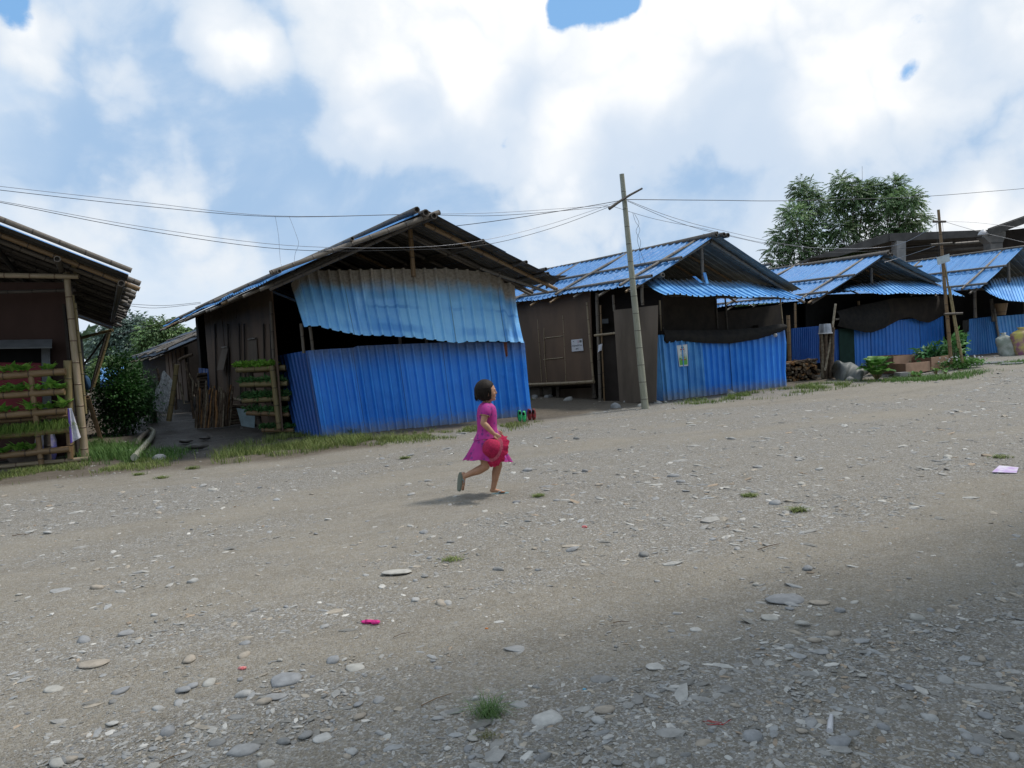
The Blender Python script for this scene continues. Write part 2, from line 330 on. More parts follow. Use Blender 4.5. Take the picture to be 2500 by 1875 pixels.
m_plastic = mat('white plastic', (.55, .55, .57), .5, .4, 0, .2, 6)
m_terra = mat('planter board', (.42, .27, .19), .8, .2, 0, .25, 4, (.33, .21, .145), .25, 25)
m_terra2 = mat('dark planter board', (.17, .095, .06), .85, .2, 0, .3, 5, (.11, .065, .045), .25, 25)  # darker board tone on planter sides and backs
m_soil = mat('soil', (.07, .05, .035), .95, .1, 0, .4, 30, bump=.6)

def corr(mb, fn, length, N, pitch=.2, h=.028, nt=3, rw=.5, mats=(0, 1), w_=.07):
    """corrugated sheet: fn(s 0..1, t 0..1), ribs run along t, t=0 top edge"""
    N = nrm(N); nr = max(1, int(round(length / pitch))); pt = length / nr; cs = [(0, 0)]
    for k in range(nr):
        c = (k + .5) * pt; ww = w_ * min(1, pt / .2)
        cs += [(c - ww * .5, 0), (c - ww * .22, 1), (c + ww * .22, 1), (c + ww * .5, 0), (c + pt * .25, .08), ((k + 1) * pt, 0)]
    cs = [c for c in cs if c[0] <= length + 1e-6]; V = []; uv = []; nc = len(cs)
    for j in range(nt + 1):
        t = j / nt
        for s_, o_ in cs: V.append(np.asarray(fn(s_ / length, t)) + N * (h * o_)); uv.append((s_, 1 - t))
    Fc = [(j * nc + i, j * nc + i + 1, (j + 1) * nc + i + 1, (j + 1) * nc + i) for j in range(nt) for i in range(nc - 1)]
    mb.add(V, Fc, mats[0], uv); mb.add([v - N * .003 for v in V], Fc, mats[1], uv)
    # closing lips
    n = len(V); W = V + [v - N * .003 for v in V]; E = []
    for i in range(nc - 1): E += [(i, i + 1, n + i + 1, n + i), (nt * nc + i, nt * nc + i + 1, n + nt * nc + i + 1, n + nt * nc + i)]
    for j in range(nt): E += [(j * nc, (j + 1) * nc, n + (j + 1) * nc, n + j * nc), (j * nc + nc - 1, (j + 1) * nc + nc - 1, n + (j + 1) * nc + nc - 1, n + j * nc + nc - 1)]
    mb.add(W, E, mats[0], uv * 2); return mb
def lerp(a, b, t): return np.asarray(a, float) * (1 - t) + np.asarray(b, float) * t
def bil(a, b, c, d, s, t): return lerp(lerp(a, b, s), lerp(d, c, s), t)     # a top-left, b top-right, c bottom-right, d bottom-left
def poly(P, s):                                                            # piecewise pixel curve by x fraction
    x = P[0][0] + (P[-1][0] - P[0][0]) * s
    for i in range(len(P) - 1):
        if x <= P[i + 1][0] or i == len(P) - 2:
            t = (x - P[i][0]) / (P[i + 1][0] - P[i][0] + 1e-9); return (x, P[i][1] + (P[i + 1][1] - P[i][1]) * min(max(t, 0), 1))
def pole(name, a, b, r, m, parent, taper=.85, bend=.0, seg=8, hollow=True, n=None, label=None):
    a = np.asarray(a, float); b = np.asarray(b, float); Ln = np.linalg.norm(b - a); n = n or max(3, int(Ln / .5)); k = rng.normal(0, 1, 3); k = k - nrm(b - a) * (k @ nrm(b - a))
    pts = [lerp(a, b, i / n) + k * bend * sin(pi * i / n) for i in range(n + 1)]
    o = MB().tube(pts, [r * (1 - (1 - taper) * i / n) for i in range(n + 1)], seg, 0, True, .06, hollow).build(name, m, parent)
    if label: o['label'] = label
    return o

# ------------------------------------------------------------------ frames of the huts
def frame_from(px, py, y, ang): P = D(px, py, y); return Fr(P, ang), P[2]
H1, ZR1 = frame_from(1044, 517, 13.0, 31)
H2, ZR2 = frame_from(1749, 572, 17.0, 31)
H3, ZR3 = frame_from(2168, 617, 22.3, 31)
H4, ZR4 = frame_from(2500, 603, 24.6, 31)
P0 = D(322, 662, 11.2); H0 = Fr(P0, 28.4)
# ------------------------------------------------------------------ ground
LANE = [G(*q)[:2] for q in ((325, 1122), (470, 1125), (560, 1080), (745, 1066), (720, 1040), (560, 1000), (470, 960), (380, 948), (250, 985), (280, 1060))]
def inpoly(P, x, y):
    r = np.zeros(np.shape(x), bool); n = len(P)
    for i in range(n):
        (x1, y1), (x2, y2) = P[i], P[(i + 1) % n]
        c = ((y1 > y) != (y2 > y)) & (x < (x2 - x1) * (y - y1) / (y2 - y1 + 1e-12) + x1); r ^= c
    return r
RB = (cos(radians(24)), sin(radians(24)))
def sandf(x, y):                                                      # 1 bare sandy, 0 stony; streaks run along the road
    a = x * RB[0] + y * RB[1]; b = -x * RB[1] + y * RB[0]
    return sst(.40, .62, N3(a * .22 + 3, b * 1.1, 4) * .6 + N1(a * .5, b * .8 + 9, 3) * .4)
def roadline(x, y): return (H1.A[0] * x + H1.A[1] * y)
def soilf(x, y):                                                      # earthy strip next to the huts
    v = (np.stack([x, y], -1) - H1.H[:2]) @ H1.A[:2]
    v2 = (np.stack([x, y], -1) - H2.H[:2]) @ H2.A[:2]
    d = np.where(x < 1.5, v, v2); u1 = (np.stack([x, y], -1) - H1.H[:2]) @ H1.B[:2]
    d = np.where(u1 < -1.4, v + .9 + (u1 + 1.4) * .15, d) + (N2(x * .9, y * .9, 3) - .5) * .9
    return sst(-.35, .25, d)
def lanef(x, y):
    m = np.zeros(np.shape(x)); n = 0
    for dx in (-.35, 0, .35):
        for dy in (-.35, 0, .35): m += inpoly(LANE, x + dx + (N1(x * 1.7, y * 1.7, 3) - .5) * .9, y + dy); n += 1
    return m / n
def axis(a, b, fine, far0, far1, g=1.22):
    x = list(np.arange(a, b, fine)); s = fine; q = x[-1]
    while q < far1: s *= g; q += s; x.append(q)
    s = fine; q = a; pre = []
    while q > far0: s *= g; q -= s; pre.append(q)
    return np.array(pre[::-1] + x)
def ground():
    xs = axis(-13, 22, .14, -900, 900); ys = axis(.6, 32, .12, -60, 1200)
    Xg, Yg = np.meshgrid(xs, ys); nx, ny = len(xs), len(ys); Zg = gz(Xg, Yg)
    fine = (Xg > -14) & (Xg < 23) & (Yg < 34); Zg = np.where(fine, Zg + (N3(Xg * 5, Yg * 5, 3) - .5) * .014, gz0(Xg, Yg))
    # lane slightly lower and rutted
    ln = lanef(Xg, Yg); Zg = Zg - ln * .03 + ln * (N2(Xg * 4, Yg * 4, 3) - .5) * .05
    V = np.stack([Xg, Yg, Zg], -1).reshape(-1, 3); i = np.arange(ny - 1)[:, None] * nx + np.arange(nx - 1)[None, :]; i = i.ravel()
    Fc = np.stack([i, i + 1, i + nx + 1, i + nx], -1)
    m = bpy.data.materials.new('gravel ground'); m.use_nodes = True; nt = m.node_tree; nt.nodes.clear()
    pos = nd(nt, 'ShaderNodeNewGeometry').outputs['Position']; at = nd(nt, 'ShaderNodeAttribute', attribute_name='col').outputs['Color']; sp = nd(nt, 'ShaderNodeSeparateColor', {0: at})
    sand, soil, lane = sp.outputs[0], sp.outputs[1], sp.outputs[2]
    nA = noise(nt, pos, 1.3, 8, .6); nB = noise(nt, pos, 45, 6, .7); nC = noise(nt, pos, 9, 6, .6)
    c = mixc(nt, sand, (.185, .170, .142), (.245, .218, .172)); c = mixc(nt, mapr(nt, nA, .4, .68, 0, .6), c, (.185, .165, .130))
    c = mixc(nt, mapr(nt, nC, .45, .7, 0, .45), c, (.29, .28, .25))
    rotp = nd(nt, 'ShaderNodeVectorRotate', {'Vector': pos, 'Angle': -radians(22)}, rotation_type='Z_AXIS').outputs[0]
    c = mixc(nt, mapr(nt, noise(nt, scaled(nt, rotp, (.10, 1.5, 1)), 1.6, 5, .6), .50, .72, 0, .55), c, (.155, .138, .110))
    v = nd(nt, 'ShaderNodeTexVoronoi', {'Vector': pos, 'Scale': 48.0, 'Randomness': 1.0}, feature='F1'); vd = v.outputs['Distance']; vc = v.outputs['Color']
    vs_ = nd(nt, 'ShaderNodeSeparateColor', {0: vc}); v2 = nd(nt, 'ShaderNodeTexVoronoi', {'Vector': pos, 'Scale': 120.0, 'Randomness': 1.0}); v2s = nd(nt, 'ShaderNodeSeparateColor', {0: v2.outputs['Color']})
    gr = mixc(nt, vs_.outputs[0], (.17, .165, .155), (.42, .42, .41)); gr2 = mixc(nt, v2s.outputs[0], (.14, .13, .12), (.44, .43, .41))
    pm = M(nt, 'MULTIPLY', M(nt, 'MULTIPLY', mapr(nt, vd, .55, .40), M(nt, 'GREATER_THAN', vs_.outputs[1], .62)), mapr(nt, sand, 0, 1, .9, .25))
    c = mixc(nt, M(nt, 'MULTIPLY', M(nt, 'GREATER_THAN', v2s.outputs[1], .55), mapr(nt, sand, 0, 1, .7, .38)), c, gr2); c = mixc(nt, pm, c, gr)
    c = mixc(nt, M(nt, 'MULTIPLY', soil, .85), c, mixc(nt, mapr(nt, nC, .35, .65), (.135, .112, .085), (.085, .068, .050)))
    c = mixc(nt, lane, c, mixc(nt, mapr(nt, nC, .35, .65), (.052, .048, .044), (.085, .078, .07)))
    c = mixc(nt, mapr(nt, nB, .4, .75, 0, .35), c, (.08, .07, .06))
    rg = mapr(nt, M(nt, 'MULTIPLY', lane, nA), 0, .6, .92, .5)
    hgt = M(nt, 'ADD', M(nt, 'MULTIPLY', nB, .5), M(nt, 'ADD', M(nt, 'MULTIPLY', M(nt, 'MULTIPLY', pm, mapr(nt, vd, .5, 0)), 1.2), M(nt, 'MULTIPLY', mapr(nt, v2.outputs['Distance'], .5, 0), .5)))
    bp = nd(nt, 'ShaderNodeBump', {'Strength': .85, 'Distance': .012, 'Height': hgt})
    b = nd(nt, 'ShaderNodeBsdfPrincipled', {'Base Color': c, 'Roughness': rg, 'Specular IOR Level': .25, 'Normal': bp.outputs[0]})
    nd(nt, 'ShaderNodeOutputMaterial', {0: b.outputs[0]})
    cl_ = np.stack([sandf(Xg, Yg), soilf(Xg, Yg), ln], -1).reshape(-1, 3)
    o = big('ground', V, Fc, m, cl_, smooth=True); tag(o, 'wide stony gravel and dirt yard in front of the huts', None, None, 'structure')
ground()
class WP:                                                             # vertical plane through two ground points
    def __init__(s, a, b): s.a = np.asarray(a, float); b = np.asarray(b, float); s.d = nrm([b[0] - a[0], b[1] - a[1], 0]); s.n = np.array([s.d[1], -s.d[0], 0])  # n towards the camera side
    def at(s, px, py, off=0.0): return PLN(px, py, s.a + s.n * off, s.n)
def quad(mb, P, th=.02, mat=0): return mb.slab(P[0], P[1], P[2], P[3], th, mat)
# ------------------------------------------------------------------ roofs
def roof_slope(hut, H, zr, ue, ze, L, mats=(0, 1), pitch=.19, courses=((0, .56, .012), (.53, 1, 0)), v0=0.0, top_v=(), top_u=(), sheet=.86, under=True, m=None, sag=.03, label=None, uexp=0.0):
    mb = MB(); up = nrm(np.cross(H.A, H.L(ue, 0, ze) - H.L(0, 0, zr))); up = up if up[2] > 0 else -up
    nsh = max(1, int(round(L / sheet))); ws = L / nsh
    def S(u_, v, lift=0.0): f = abs(u_ / ue); return H.L(u_, v, zr + (ze - zr) * f - sag * sin(pi * min(f, 1)) + .02 * sin(v * 1.7 + ue)) + up * lift
    for (t0, t1, lf) in courses:
        for k in range(nsh):
            j0, j1 = random.uniform(-.015, .015), random.uniform(-.05, .05); lft = lf + random.uniform(0, .008) + (k % 2) * .006
            va = v0 + k * ws + random.uniform(-.012, .012); vb = v0 + (k + 1) * ws + .05
            def fn(s, t): return S(ue * (t0 + (t1 - t0) * t) + np.sign(ue) * (j0 * (1 - t) + j1 * t), va + (vb - va) * s, lft)
            corr(mb, fn, vb - va, up, pitch, .026, 3, mats=mats)
    p = mb.build('roof_panel', m or [m_roof, m_back], hut)
    if label: p['label'] = label
    for v in top_v: pole('roof_batten', S(np.sign(ue) * -.10, v + random.uniform(-.05, .05), .085), S(ue * 1.03, v + random.uniform(-.12, .12), .075), .042, m_bgrey, hut, .75, .02)
    for f in top_u: pole('roof_batten', S(ue * f, v0 - .12, .065), S(ue * f * .99, v0 + L, .065), .036, m_bgrey, hut, .8, .02)
    if under:
        for k in range(int(L / .95) + 1):
            v = v0 + .32 + k * .95 + random.uniform(-.08, .08); pole('rafter', S(np.sign(ue) * .05, v, -.07), S(ue * 1.0 + np.sign(ue) * random.uniform(.06, .22), v, -.06), .035, m_bgrey if random.random() < .6 else m_bbrown, hut, .8, .015)
    return S
def walls(hut, H, zr, uL, uR, v0, v1, ztop, m, right=True, left=True, back=True, slope=.44):
    if left: MB().slab(H.L(uL, v1, -.05), H.L(uL, v0, -.05), H.L(uL, v0, ztop), H.L(uL, v1, ztop), .03).build('side_wall', m, hut)
    if right: MB().slab(H.L(uR, v0, -.05), H.L(uR, v1, -.05), H.L(uR, v1, ztop), H.L(uR, v0, ztop), .03).build('side_wall', m, hut)
    if back:
        b = MB(); P = [H.L(uL, v1, -.05), H.L(uR, v1, -.05), H.L(uR, v1, zr - .12 - slope * abs(uR)), H.L(0, v1, zr - .1), H.L(uL, v1, zr - .12 - slope * abs(uL))]
        b.add(P + [q + H.A * .03 for q in P], [(0, 1, 2, 3, 4), (9, 8, 7, 6, 5)]); b.build('end_wall', m, hut)

# ================================================================== hut 1 (large blue front)
h1 = thing('metal_hut', 'largest hut, faded blue awning browned at the top hanging over its blue front', 'hut', H1.L(0, 1.5, 0))
uL1, zL1 = H1.loc(H1.onv(652, 687, 0))[0], H1.onv(652, 687, 0)[2]; uR1, zR1 = H1.loc(H1.onv(1367, 683, 0))[0], H1.onv(1367, 683, 0)[2]
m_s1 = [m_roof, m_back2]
zr1 = ZR1 + .012
S1 = roof_slope(h1, H1, zr1, uL1, zL1, 12.6, top_v=(), top_u=(.5, .93), m=m_s1, sag=-.015)
S1R = roof_slope(h1, H1, ZR1, uR1, zR1, 12.6, top_v=(1.6, 4.5), top_u=(), m=m_s1, sag=.02)
pole('roof_batten', S1(.25, -.02, .10), S1(uL1 * .97, -.05, .10), .045, m_bgrey, h1, .85, .0, 10)
for v in (1.6, 3.4, 5.6, 8.2, 10.8): pole('roof_batten', S1(uL1 * .45, v, .07), S1(uL1 * 1.04, v + .3, .06), .04, m_bgrey, h1, .8, .02)
for q, r in (((1018, 512), .055), ((1040, 519), .06), ((1060, 527), .058)):
    P = H1.onv(*q, -.14); pole('ridge_pole', P, P + H1.A * 4.5, r, m_bdark, h1, .9, .0, 10)
for q in ((1180, 588), (1183, 594), (1285, 640), (1333, 657), (1338, 668)):
    P = H1.onv(*q, -.12); pole('purlin', P, P + H1.A * 4.5, .036, m_bdark, h1, .9, .0)
for v in (.35, 1.15): pole('rafter', H1.L(.1, v, ZR1 - .15), H1.L(uR1 + .12, v, zR1 - .14), .04, m_bbrown if v < 1 else m_bdark, h1, .8, .0)
pole('rafter', H1.L(-.05, .22, ZR1 - .13), H1.L(uL1 * .97, .22, zL1 - .10), .036, m_bdark, h1, .8, .0)
pole('rafter', H1.L(uR1 * .55, .9, ZR1 - .2 - .44 * uR1 * .55), H1.L(uR1 - .1, .25, zR1 - .22), .035, m_bgrey, h1, .8, .0)
W1 = WP(G(788, 1068), G(1300, 1014))
kp = [W1.at(1001, 560, .15), W1.at(1010, 677, .15)]; pole('king_post', kp[0], kp[1], .045, m_bbrown, h1, .95, 0, hollow=False)
# blue sheet front with its bent corner
TOP = [(751, 856), (788, 853), (864, 849), (870, 845), (956, 841), (1110, 835), (1256, 836), (1281, 833)]
LNf = np.linalg.norm(W1.at(1300, 1014) - W1.at(788, 1068))
def fn(s, t):
    a = W1.at(*poly(TOP, s)); b = W1.at(*lerp((788, 1071), (1300, 1017), s)); wob = .02 * sin(s * 17) * sin(pi * t) + .018 * sin(s * 41 + 1) * t; return lerp(a, b, t) + W1.n * wob
corr(MB(), fn, LNf, W1.n, .172, .060, 5, mats=(0, 1), w_=.075).build('front_cladding', [m_fence, m_back], h1)
mb = MB()
def fn(s, t): return lerp(H1.onu(*lerp((672, 869), (751, 856), s), -1.68), H1.onu(*lerp((719, 1054), (788, 1070), s), -1.68), t)
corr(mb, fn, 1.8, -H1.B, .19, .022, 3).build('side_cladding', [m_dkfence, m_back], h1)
# hanging awning sheet, top under the roof, bottom swung outwards
AT = [(710, 694), (727, 668), (733, 663), (781, 661), (864, 660), (960, 657), (1060, 657), (1085, 656), (1150, 661), (1228, 669), (1229, 691), (1256, 694)]
AB = [(742, 798), (775, 796), (800, 803), (840, 812), (878, 819), (935, 820), (1003, 824), (1070, 832), (1118, 838), (1136, 835), (1180, 834), (1224, 834), (1279, 837)]
def fn(s, t):
    a = W1.at(*poly(AT, s), -.15); b = W1.at(*poly(AB, s), .62 - .5 * s); c = lerp(a, b, t)
    return c + W1.n * (.05 * sin(pi * t) * sin(s * 9 + 1) - .04 * sin(pi * t))
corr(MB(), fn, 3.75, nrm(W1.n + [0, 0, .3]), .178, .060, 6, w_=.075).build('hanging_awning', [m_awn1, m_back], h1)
for q in ((735, 790, 742, 862), (757, 798, 765, 862), (975, 815, 978, 850), (1040, 820, 1042, 845)): pole('post', W1.at(q[0], q[1], -.22), W1.at(q[2], q[3], -.22), .03, m_bgrey, h1, .95, 0)
# walls: planked side wall on the lane with two shutters
uw = -1.95
def SW(px, py): return H1.onu(px, py, uw)
vA = H1.loc(SW(514, 950))[1]; vB = 3.0; zt = zr1 - .06 - (zr1 - zL1) * abs(uw / uL1)
mb = MB(); nb = 9
for k in range(nb):
    a = vB + (vA - vB) * k / nb; b = vB + (vA - vB) * (k + 1) / nb - .012; off = random.uniform(0, .02)
    mb.slab(H1.L(uw - off, b, .05), H1.L(uw - off, a, .05), H1.L(uw - off, a, zt), H1.L(uw - off, b, zt), .03)
mb.build('plank_wall', m_ply, h1)
for k, (a, b, c, d) in enumerate((((547, 851), (561, 850), (563, 902), (545, 903)), ((612, 832), (631, 829), (634, 880), (612, 884)))):
    P = [SW(*q) - H1.B * (.03 + (.12 if i > 1 and k == 0 else 0)) for i, q in enumerate((a, b, c, d))]
    sh = quad(MB(), P, .015).build('shutter', m_ply2, h1)
    pole('frame_rail', SW(*a) - H1.B * .05 + Z * .03, SW(*b) - H1.B * .05 + Z * .03, .018, m_bgrey, sh, 1, 0)
for px in (528, 560, 588, 600, 648, 665): MB().slab(SW(px, 790) - H1.B * .035, SW(px + 1.8, 790) - H1.B * .035, SW(px + 6, 985) - H1.B * .035, SW(px + 4.2, 985) - H1.B * .035, .02).build('batten', m_ply3, h1)
pole('post', SW(667, 735) - H1.B * .05, SW(674, 875) - H1.B * .05, .03, m_bgrey, h1, .95, 0)
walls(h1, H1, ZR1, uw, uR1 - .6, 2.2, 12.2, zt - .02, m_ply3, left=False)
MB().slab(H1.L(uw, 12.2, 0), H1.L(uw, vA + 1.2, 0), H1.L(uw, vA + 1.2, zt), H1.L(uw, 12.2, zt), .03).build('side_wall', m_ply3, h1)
MB().slab(H1.L(uw, vA + 1.2, .0), H1.L(uw + .6, vA + 1.2, 0), H1.L(uw + .6, vA + 1.2, zt), H1.L(uw, vA + 1.2, zt), .02).build('side_wall', m_dark, h1)
def fn(s, t): return bil(SW(485, 898), SW(512, 901), SW(513, 990), SW(486, 985), s, t)
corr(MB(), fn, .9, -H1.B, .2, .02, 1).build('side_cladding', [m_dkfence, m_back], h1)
# right side behind the front sheet: hut side wall seen to the right of the front
# cloth hanging at the front
def cloth(name, label, P, m, nx=10, ny=10, fold=.02, nf=4, parent=None, cat='cloth', th=.003, group=None, rag=.0):
    """P(s,t) -> point; folds along t"""
    V = []; n = nrm(np.cross(P(1, .5) - P(0, .5), P(.5, 1) - P(.5, 0)))
    for j in range(ny + 1):
        for i in range(nx + 1):
            s, t = i / nx, j / ny; tt = t * (1 + rag * (random.random() - .5)) if j == ny else t
            V.append(P(s, tt) + n * fold * (sin(s * nf * 2 * pi + t * 1.5) * (.4 + t) + .5 * sin(s * nf * 4.7 + 3 * t)))
    Fc = [(j * (nx + 1) + i, j * (nx + 1) + i + 1, (j + 1) * (nx + 1) + i + 1, (j + 1) * (nx + 1) + i) for j in range(ny) for i in range(nx)]
    mb = MB(); mb.add(V, Fc, 0, [(i / nx, j / ny) for j in range(ny + 1) for i in range(nx + 1)], True); mb.add([v - n * th for v in V], [f[::-1] for f in Fc], 0, None, True)
    o = mb.build(name, m, parent); return tag(o, label, cat, group) if cat else o
m_rag = mat('brown rag', (.20, .085, .065), .9, .1, 0, .4, 14)
cloth('hanging_rag', 'small brown rag hanging at the top right of the middle blue sheet front', lambda s, t: bil(W1.at(1226, 834, .06), W1.at(1237, 833, .06), W1.at(1240, 868, .05), W1.at(1233, 874, .05), s, t), m_rag, 8, 8, .012, 2)

# ================================================================== hut behind hut 1 along the lane
m_dull = metal('dull old roof', (.028, .045, .075), (.05, .075, .11), rough=.7)
h1b = thing('metal_hut', 'dark low hut further down the lane behind the planked side wall', 'hut', H1.L(0, 13.6, 0))
zo = -.78
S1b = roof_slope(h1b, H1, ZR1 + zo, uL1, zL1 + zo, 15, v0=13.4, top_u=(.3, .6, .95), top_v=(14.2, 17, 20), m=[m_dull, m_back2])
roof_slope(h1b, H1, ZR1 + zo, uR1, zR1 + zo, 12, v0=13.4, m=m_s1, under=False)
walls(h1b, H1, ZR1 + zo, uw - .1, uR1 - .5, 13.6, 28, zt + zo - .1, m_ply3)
for k in range(5): MB().slab(H1.L(uw - .13, 13.9 + k * 1.0, .3), H1.L(uw - .13, 14.7 + k * 1.0, .3), H1.L(uw - .13, 14.7 + k * 1.0, 2.0), H1.L(uw - .13, 13.9 + k * 1.0, 2.0), .02).build('wall_panel', m_ply, h1b)

# ================================================================== hut 2
h2 = thing('metal_hut', 'hut behind the leaning bamboo pole, its blue front half covered by black shade cloth', 'hut', H2.L(0, .5, 0))
uL2, zL2 = -2.32, H2.onv(1565, 692, 0)[2]; q = H2.loc(H2.onv(1960, 709, 0)); uR2, zR2 = q[0], q[2]; q2 = H2.loc(H2.onv(1565, 692, 0)); uL2 = q2[0]
S2 = roof_slope(h2, H2, ZR2, uL2, zL2, 9.2, top_v=(.55, 2.9, 5.1, 7.2), top_u=(.03, .52, .90), m=[m_roof, m_back], pitch=.2)
S2R = roof_slope(h2, H2, ZR2, uR2, zR2, 9.2, top_v=(.3,), top_u=(.55,), m=[m_roof, m_back], pitch=.2)
for q, r in (((1749, 573), .05), ((1768, 572), .05), ((1778, 574), .055)):
    P = H2.onv(*q, -.1); pole('ridge_pole', P, P + H2.A * 3, r, m_bdark, h2, .9, .0)
pole('rafter', H2.L(-.05, .2, ZR2 - .13), H2.L(uL2 - .15, .2, zL2 - .13), .042, m_bgrey, h2, .8, 0)
pole('rafter', H2.L(.05, .25, ZR2 - .13), H2.L(uR2 + .35, .25, zR2 - .28), .045, m_bgrey, h2, .8, 0)
pole('purlin', H2.onv(1619, 671, -.05), H2.onv(1619, 671, -.05) + H2.A * 3, .05, m_bgrey, h2, .9, 0)
W2 = WP(G(1620, 978), G(1923, 942))
pole('king_post', W2.at(1712, 600, .1), W2.at(1716, 684, .1), .04, m_bgrey, h2, .95, 0, hollow=False)
def fn(s, t):
    a = W2.at(*lerp((1606, 818), (1916, 803), s)); b = W2.at(*lerp((1620, 980), (1923, 944), s)); return lerp(a, b, t) + W2.n * (.015 * sin(s * 23) * t + .03 * max(0, s - .92) / .08 * sin(t * 6))
L2 = np.linalg.norm(fn(1, 1) - fn(0, 1))
mbA, mbB = MB(), MB()
corr(mbA, lambda s, t: fn(s * .34, t) + W2.n * .006, L2 * .34, W2.n, .19, .055, 4); corr(mbB, lambda s, t: fn(.335 + s * .665, t), L2 * .665, W2.n, .19, .055, 4)
tag(mbA.build('front_cladding', [m_fence2, m_back], h2), 'paler sun-bleached blue sheets at the left end'); mbB.build('front_cladding', [m_fence, m_back], h2)
MB().slab(W2.at(1592, 819, -.12), W2.at(1606, 818, 0), W2.at(1620, 980, 0), W2.at(1601, 978, -.12), .004).build('corner_strip', m_fence2, h2)
def fn(s, t):
    top = [(1570, 688), (1596, 680), (1690, 684), (1800, 688), (1894, 698)]; bot = [(1624, 720), (1745, 723), (1850, 725), (1921, 727), (1966, 728)]
    a = H2.onv(*poly(top, s), .55); b = H2.onv(*poly(bot, s), -.62); return lerp(a, b, t) + Z * (.02 * sin(s * 19) - .03 * sin(pi * t))
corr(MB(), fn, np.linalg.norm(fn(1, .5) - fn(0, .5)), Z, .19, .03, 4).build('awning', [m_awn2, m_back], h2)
for a, b in (((1905, 730), (1911, 792)), ((1612, 733), (1617, 808)), ((1770, 724), (1776, 806)), ((1748, 728), (1752, 802))):
    pole('post', W2.at(*a, .0 if a[0] > 1900 or a[0] < 1620 else -.35), W2.at(*b, .0 if a[0] > 1900 or a[0] < 1620 else -.35), .02 if a[0] > 1700 else .035, m_bpink if a[0] > 1900 or a[0] < 1620 else m_bdark, h2, .95, 0)
pole('awning_rail', W2.at(1745, 726, .3), W2.at(1935, 729, .35), .025, m_bdark, h2, .9, .01)
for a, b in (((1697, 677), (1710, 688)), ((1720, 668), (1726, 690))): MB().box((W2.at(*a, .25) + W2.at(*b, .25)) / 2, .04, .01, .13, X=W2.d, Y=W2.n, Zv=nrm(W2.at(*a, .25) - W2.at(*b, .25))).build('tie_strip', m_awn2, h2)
# brown screens closing the front above the sheets
quad(MB(), [W2.at(1612, 726, -.4), W2.at(1748, 722, -.4), W2.at(1752, 815, -.4), W2.at(1618, 822, -.4)], .02).build('screen', m_brnnet, h2)
quad(MB(), [W2.at(1748, 762, -.4), W2.at(1905, 744, -.4), W2.at(1912, 812, -.4), W2.at(1752, 815, -.4)], .02).build('screen', m_brnnet, h2)
# left wall (towards hut 1): raised plywood, door, leaning sheet
u2 = -1.9
def S2W(px, py, d=0.0): return H2.onu(px, py, u2 - d)
mb = MB()
quad(mb, [S2W(1255, 735), S2W(1442, 712), S2W(1450, 934), S2W(1262, 941)], .03); mb.build('plank_wall', m_ply, h2)
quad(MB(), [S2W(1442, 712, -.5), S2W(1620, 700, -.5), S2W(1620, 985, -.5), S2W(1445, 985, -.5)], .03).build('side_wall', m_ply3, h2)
for a, b, r in (((1312, 780), (1323, 938), .012), ((1328, 800), (1335, 938), .012), ((1374, 770), (1382, 935), .014), ((1433, 738), (1449, 932), .03)): pole('batten', S2W(*a, .03), S2W(*b, .03), r, m_bpink, h2, 1, .01, 6)
wn = quad(MB(), [S2W(1329, 826, .012), S2W(1374, 821, .012), S2W(1376, 873, .012), S2W(1330, 878, .012)], .01).build('window_shutter', m_ply2, h2)
for a, b in (((1328, 826), (1375, 820)), ((1327, 878), (1376, 873))): pole('frame_rail', S2W(*a, .03), S2W(*b, .03), .016, m_bpink, wn, 1, 0, 6)
pole('floor_beam', S2W(1262, 940, .04), S2W(1450, 932, .04), .045, m_bpink, h2, .95, .01)
pole('floor_beam', S2W(1262, 946, -.3), S2W(1450, 939, -.3), .04, m_bdark, h2, .95, .01)
quad(MB(), [S2W(1370, 950, -.25), S2W(1447, 946, -.25), S2W(1450, 985, -.25), S2W(1370, 985, -.25)], .03).build('skirting_board', m_ply2, h2)
for a, b in (((1321, 945), (1322, 975)), ((1361, 944), (1363, 970)), ((1448, 935), (1452, 972))): pole('stilt', S2W(*a, -.1), S2W(*b, -.1), .05, m_bdark, h2, 1, 0)
for a, b, r, m_ in (((1457, 715), (1466, 987), .04, m_bgrey), ((1466, 745), (1476, 985), .02, m_bbrown), ((1497, 720), (1500, 760), .03, m_bgrey), ((1567, 690), (1569, 745), .035, m_bgrey)): pole('post', S2W(*a, .1), S2W(*b, .1), r, m_, h2, .95, .005)
pole('door_lintel', S2W(1452, 819, .12), S2W(1506, 813, .12), .03, m_bpink, h2, 1, 0)
quad(MB(), [S2W(1472, 822), S2W(1506, 818), S2W(1514, 980), S2W(1476, 983)], .03).build('door', m_ply3, h2)
quad(MB(), [S2W(1469, 779, -.3), S2W(1485, 778, -.3), S2W(1486, 789, -.3), S2W(1470, 790, -.3)], .005).build('door_label', m_greyb, h2)
quad(MB(), [S2W(1499, 757, .14), S2W(1560, 751, .14), S2W(1566, 982, .22), S2W(1514, 984, .22)], .015).build('door_sheet', m_ply2, h2)
quad(MB(), [S2W(1557, 751, .12), S2W(1607, 745, .12), S2W(1603, 980, .2), S2W(1562, 983, .2)], .015).build('door_sheet', m_ply2, h2)
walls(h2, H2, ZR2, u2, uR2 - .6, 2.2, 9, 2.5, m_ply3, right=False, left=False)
MB().slab(H2.L(uR2 - .9, .6, 0), H2.L(uR2 - .9, 9, 0), H2.L(uR2 - .9, 9, 1.55), H2.L(uR2 - .9, .6, 1.55), .03).build('side_wall', m_ply3, h2)
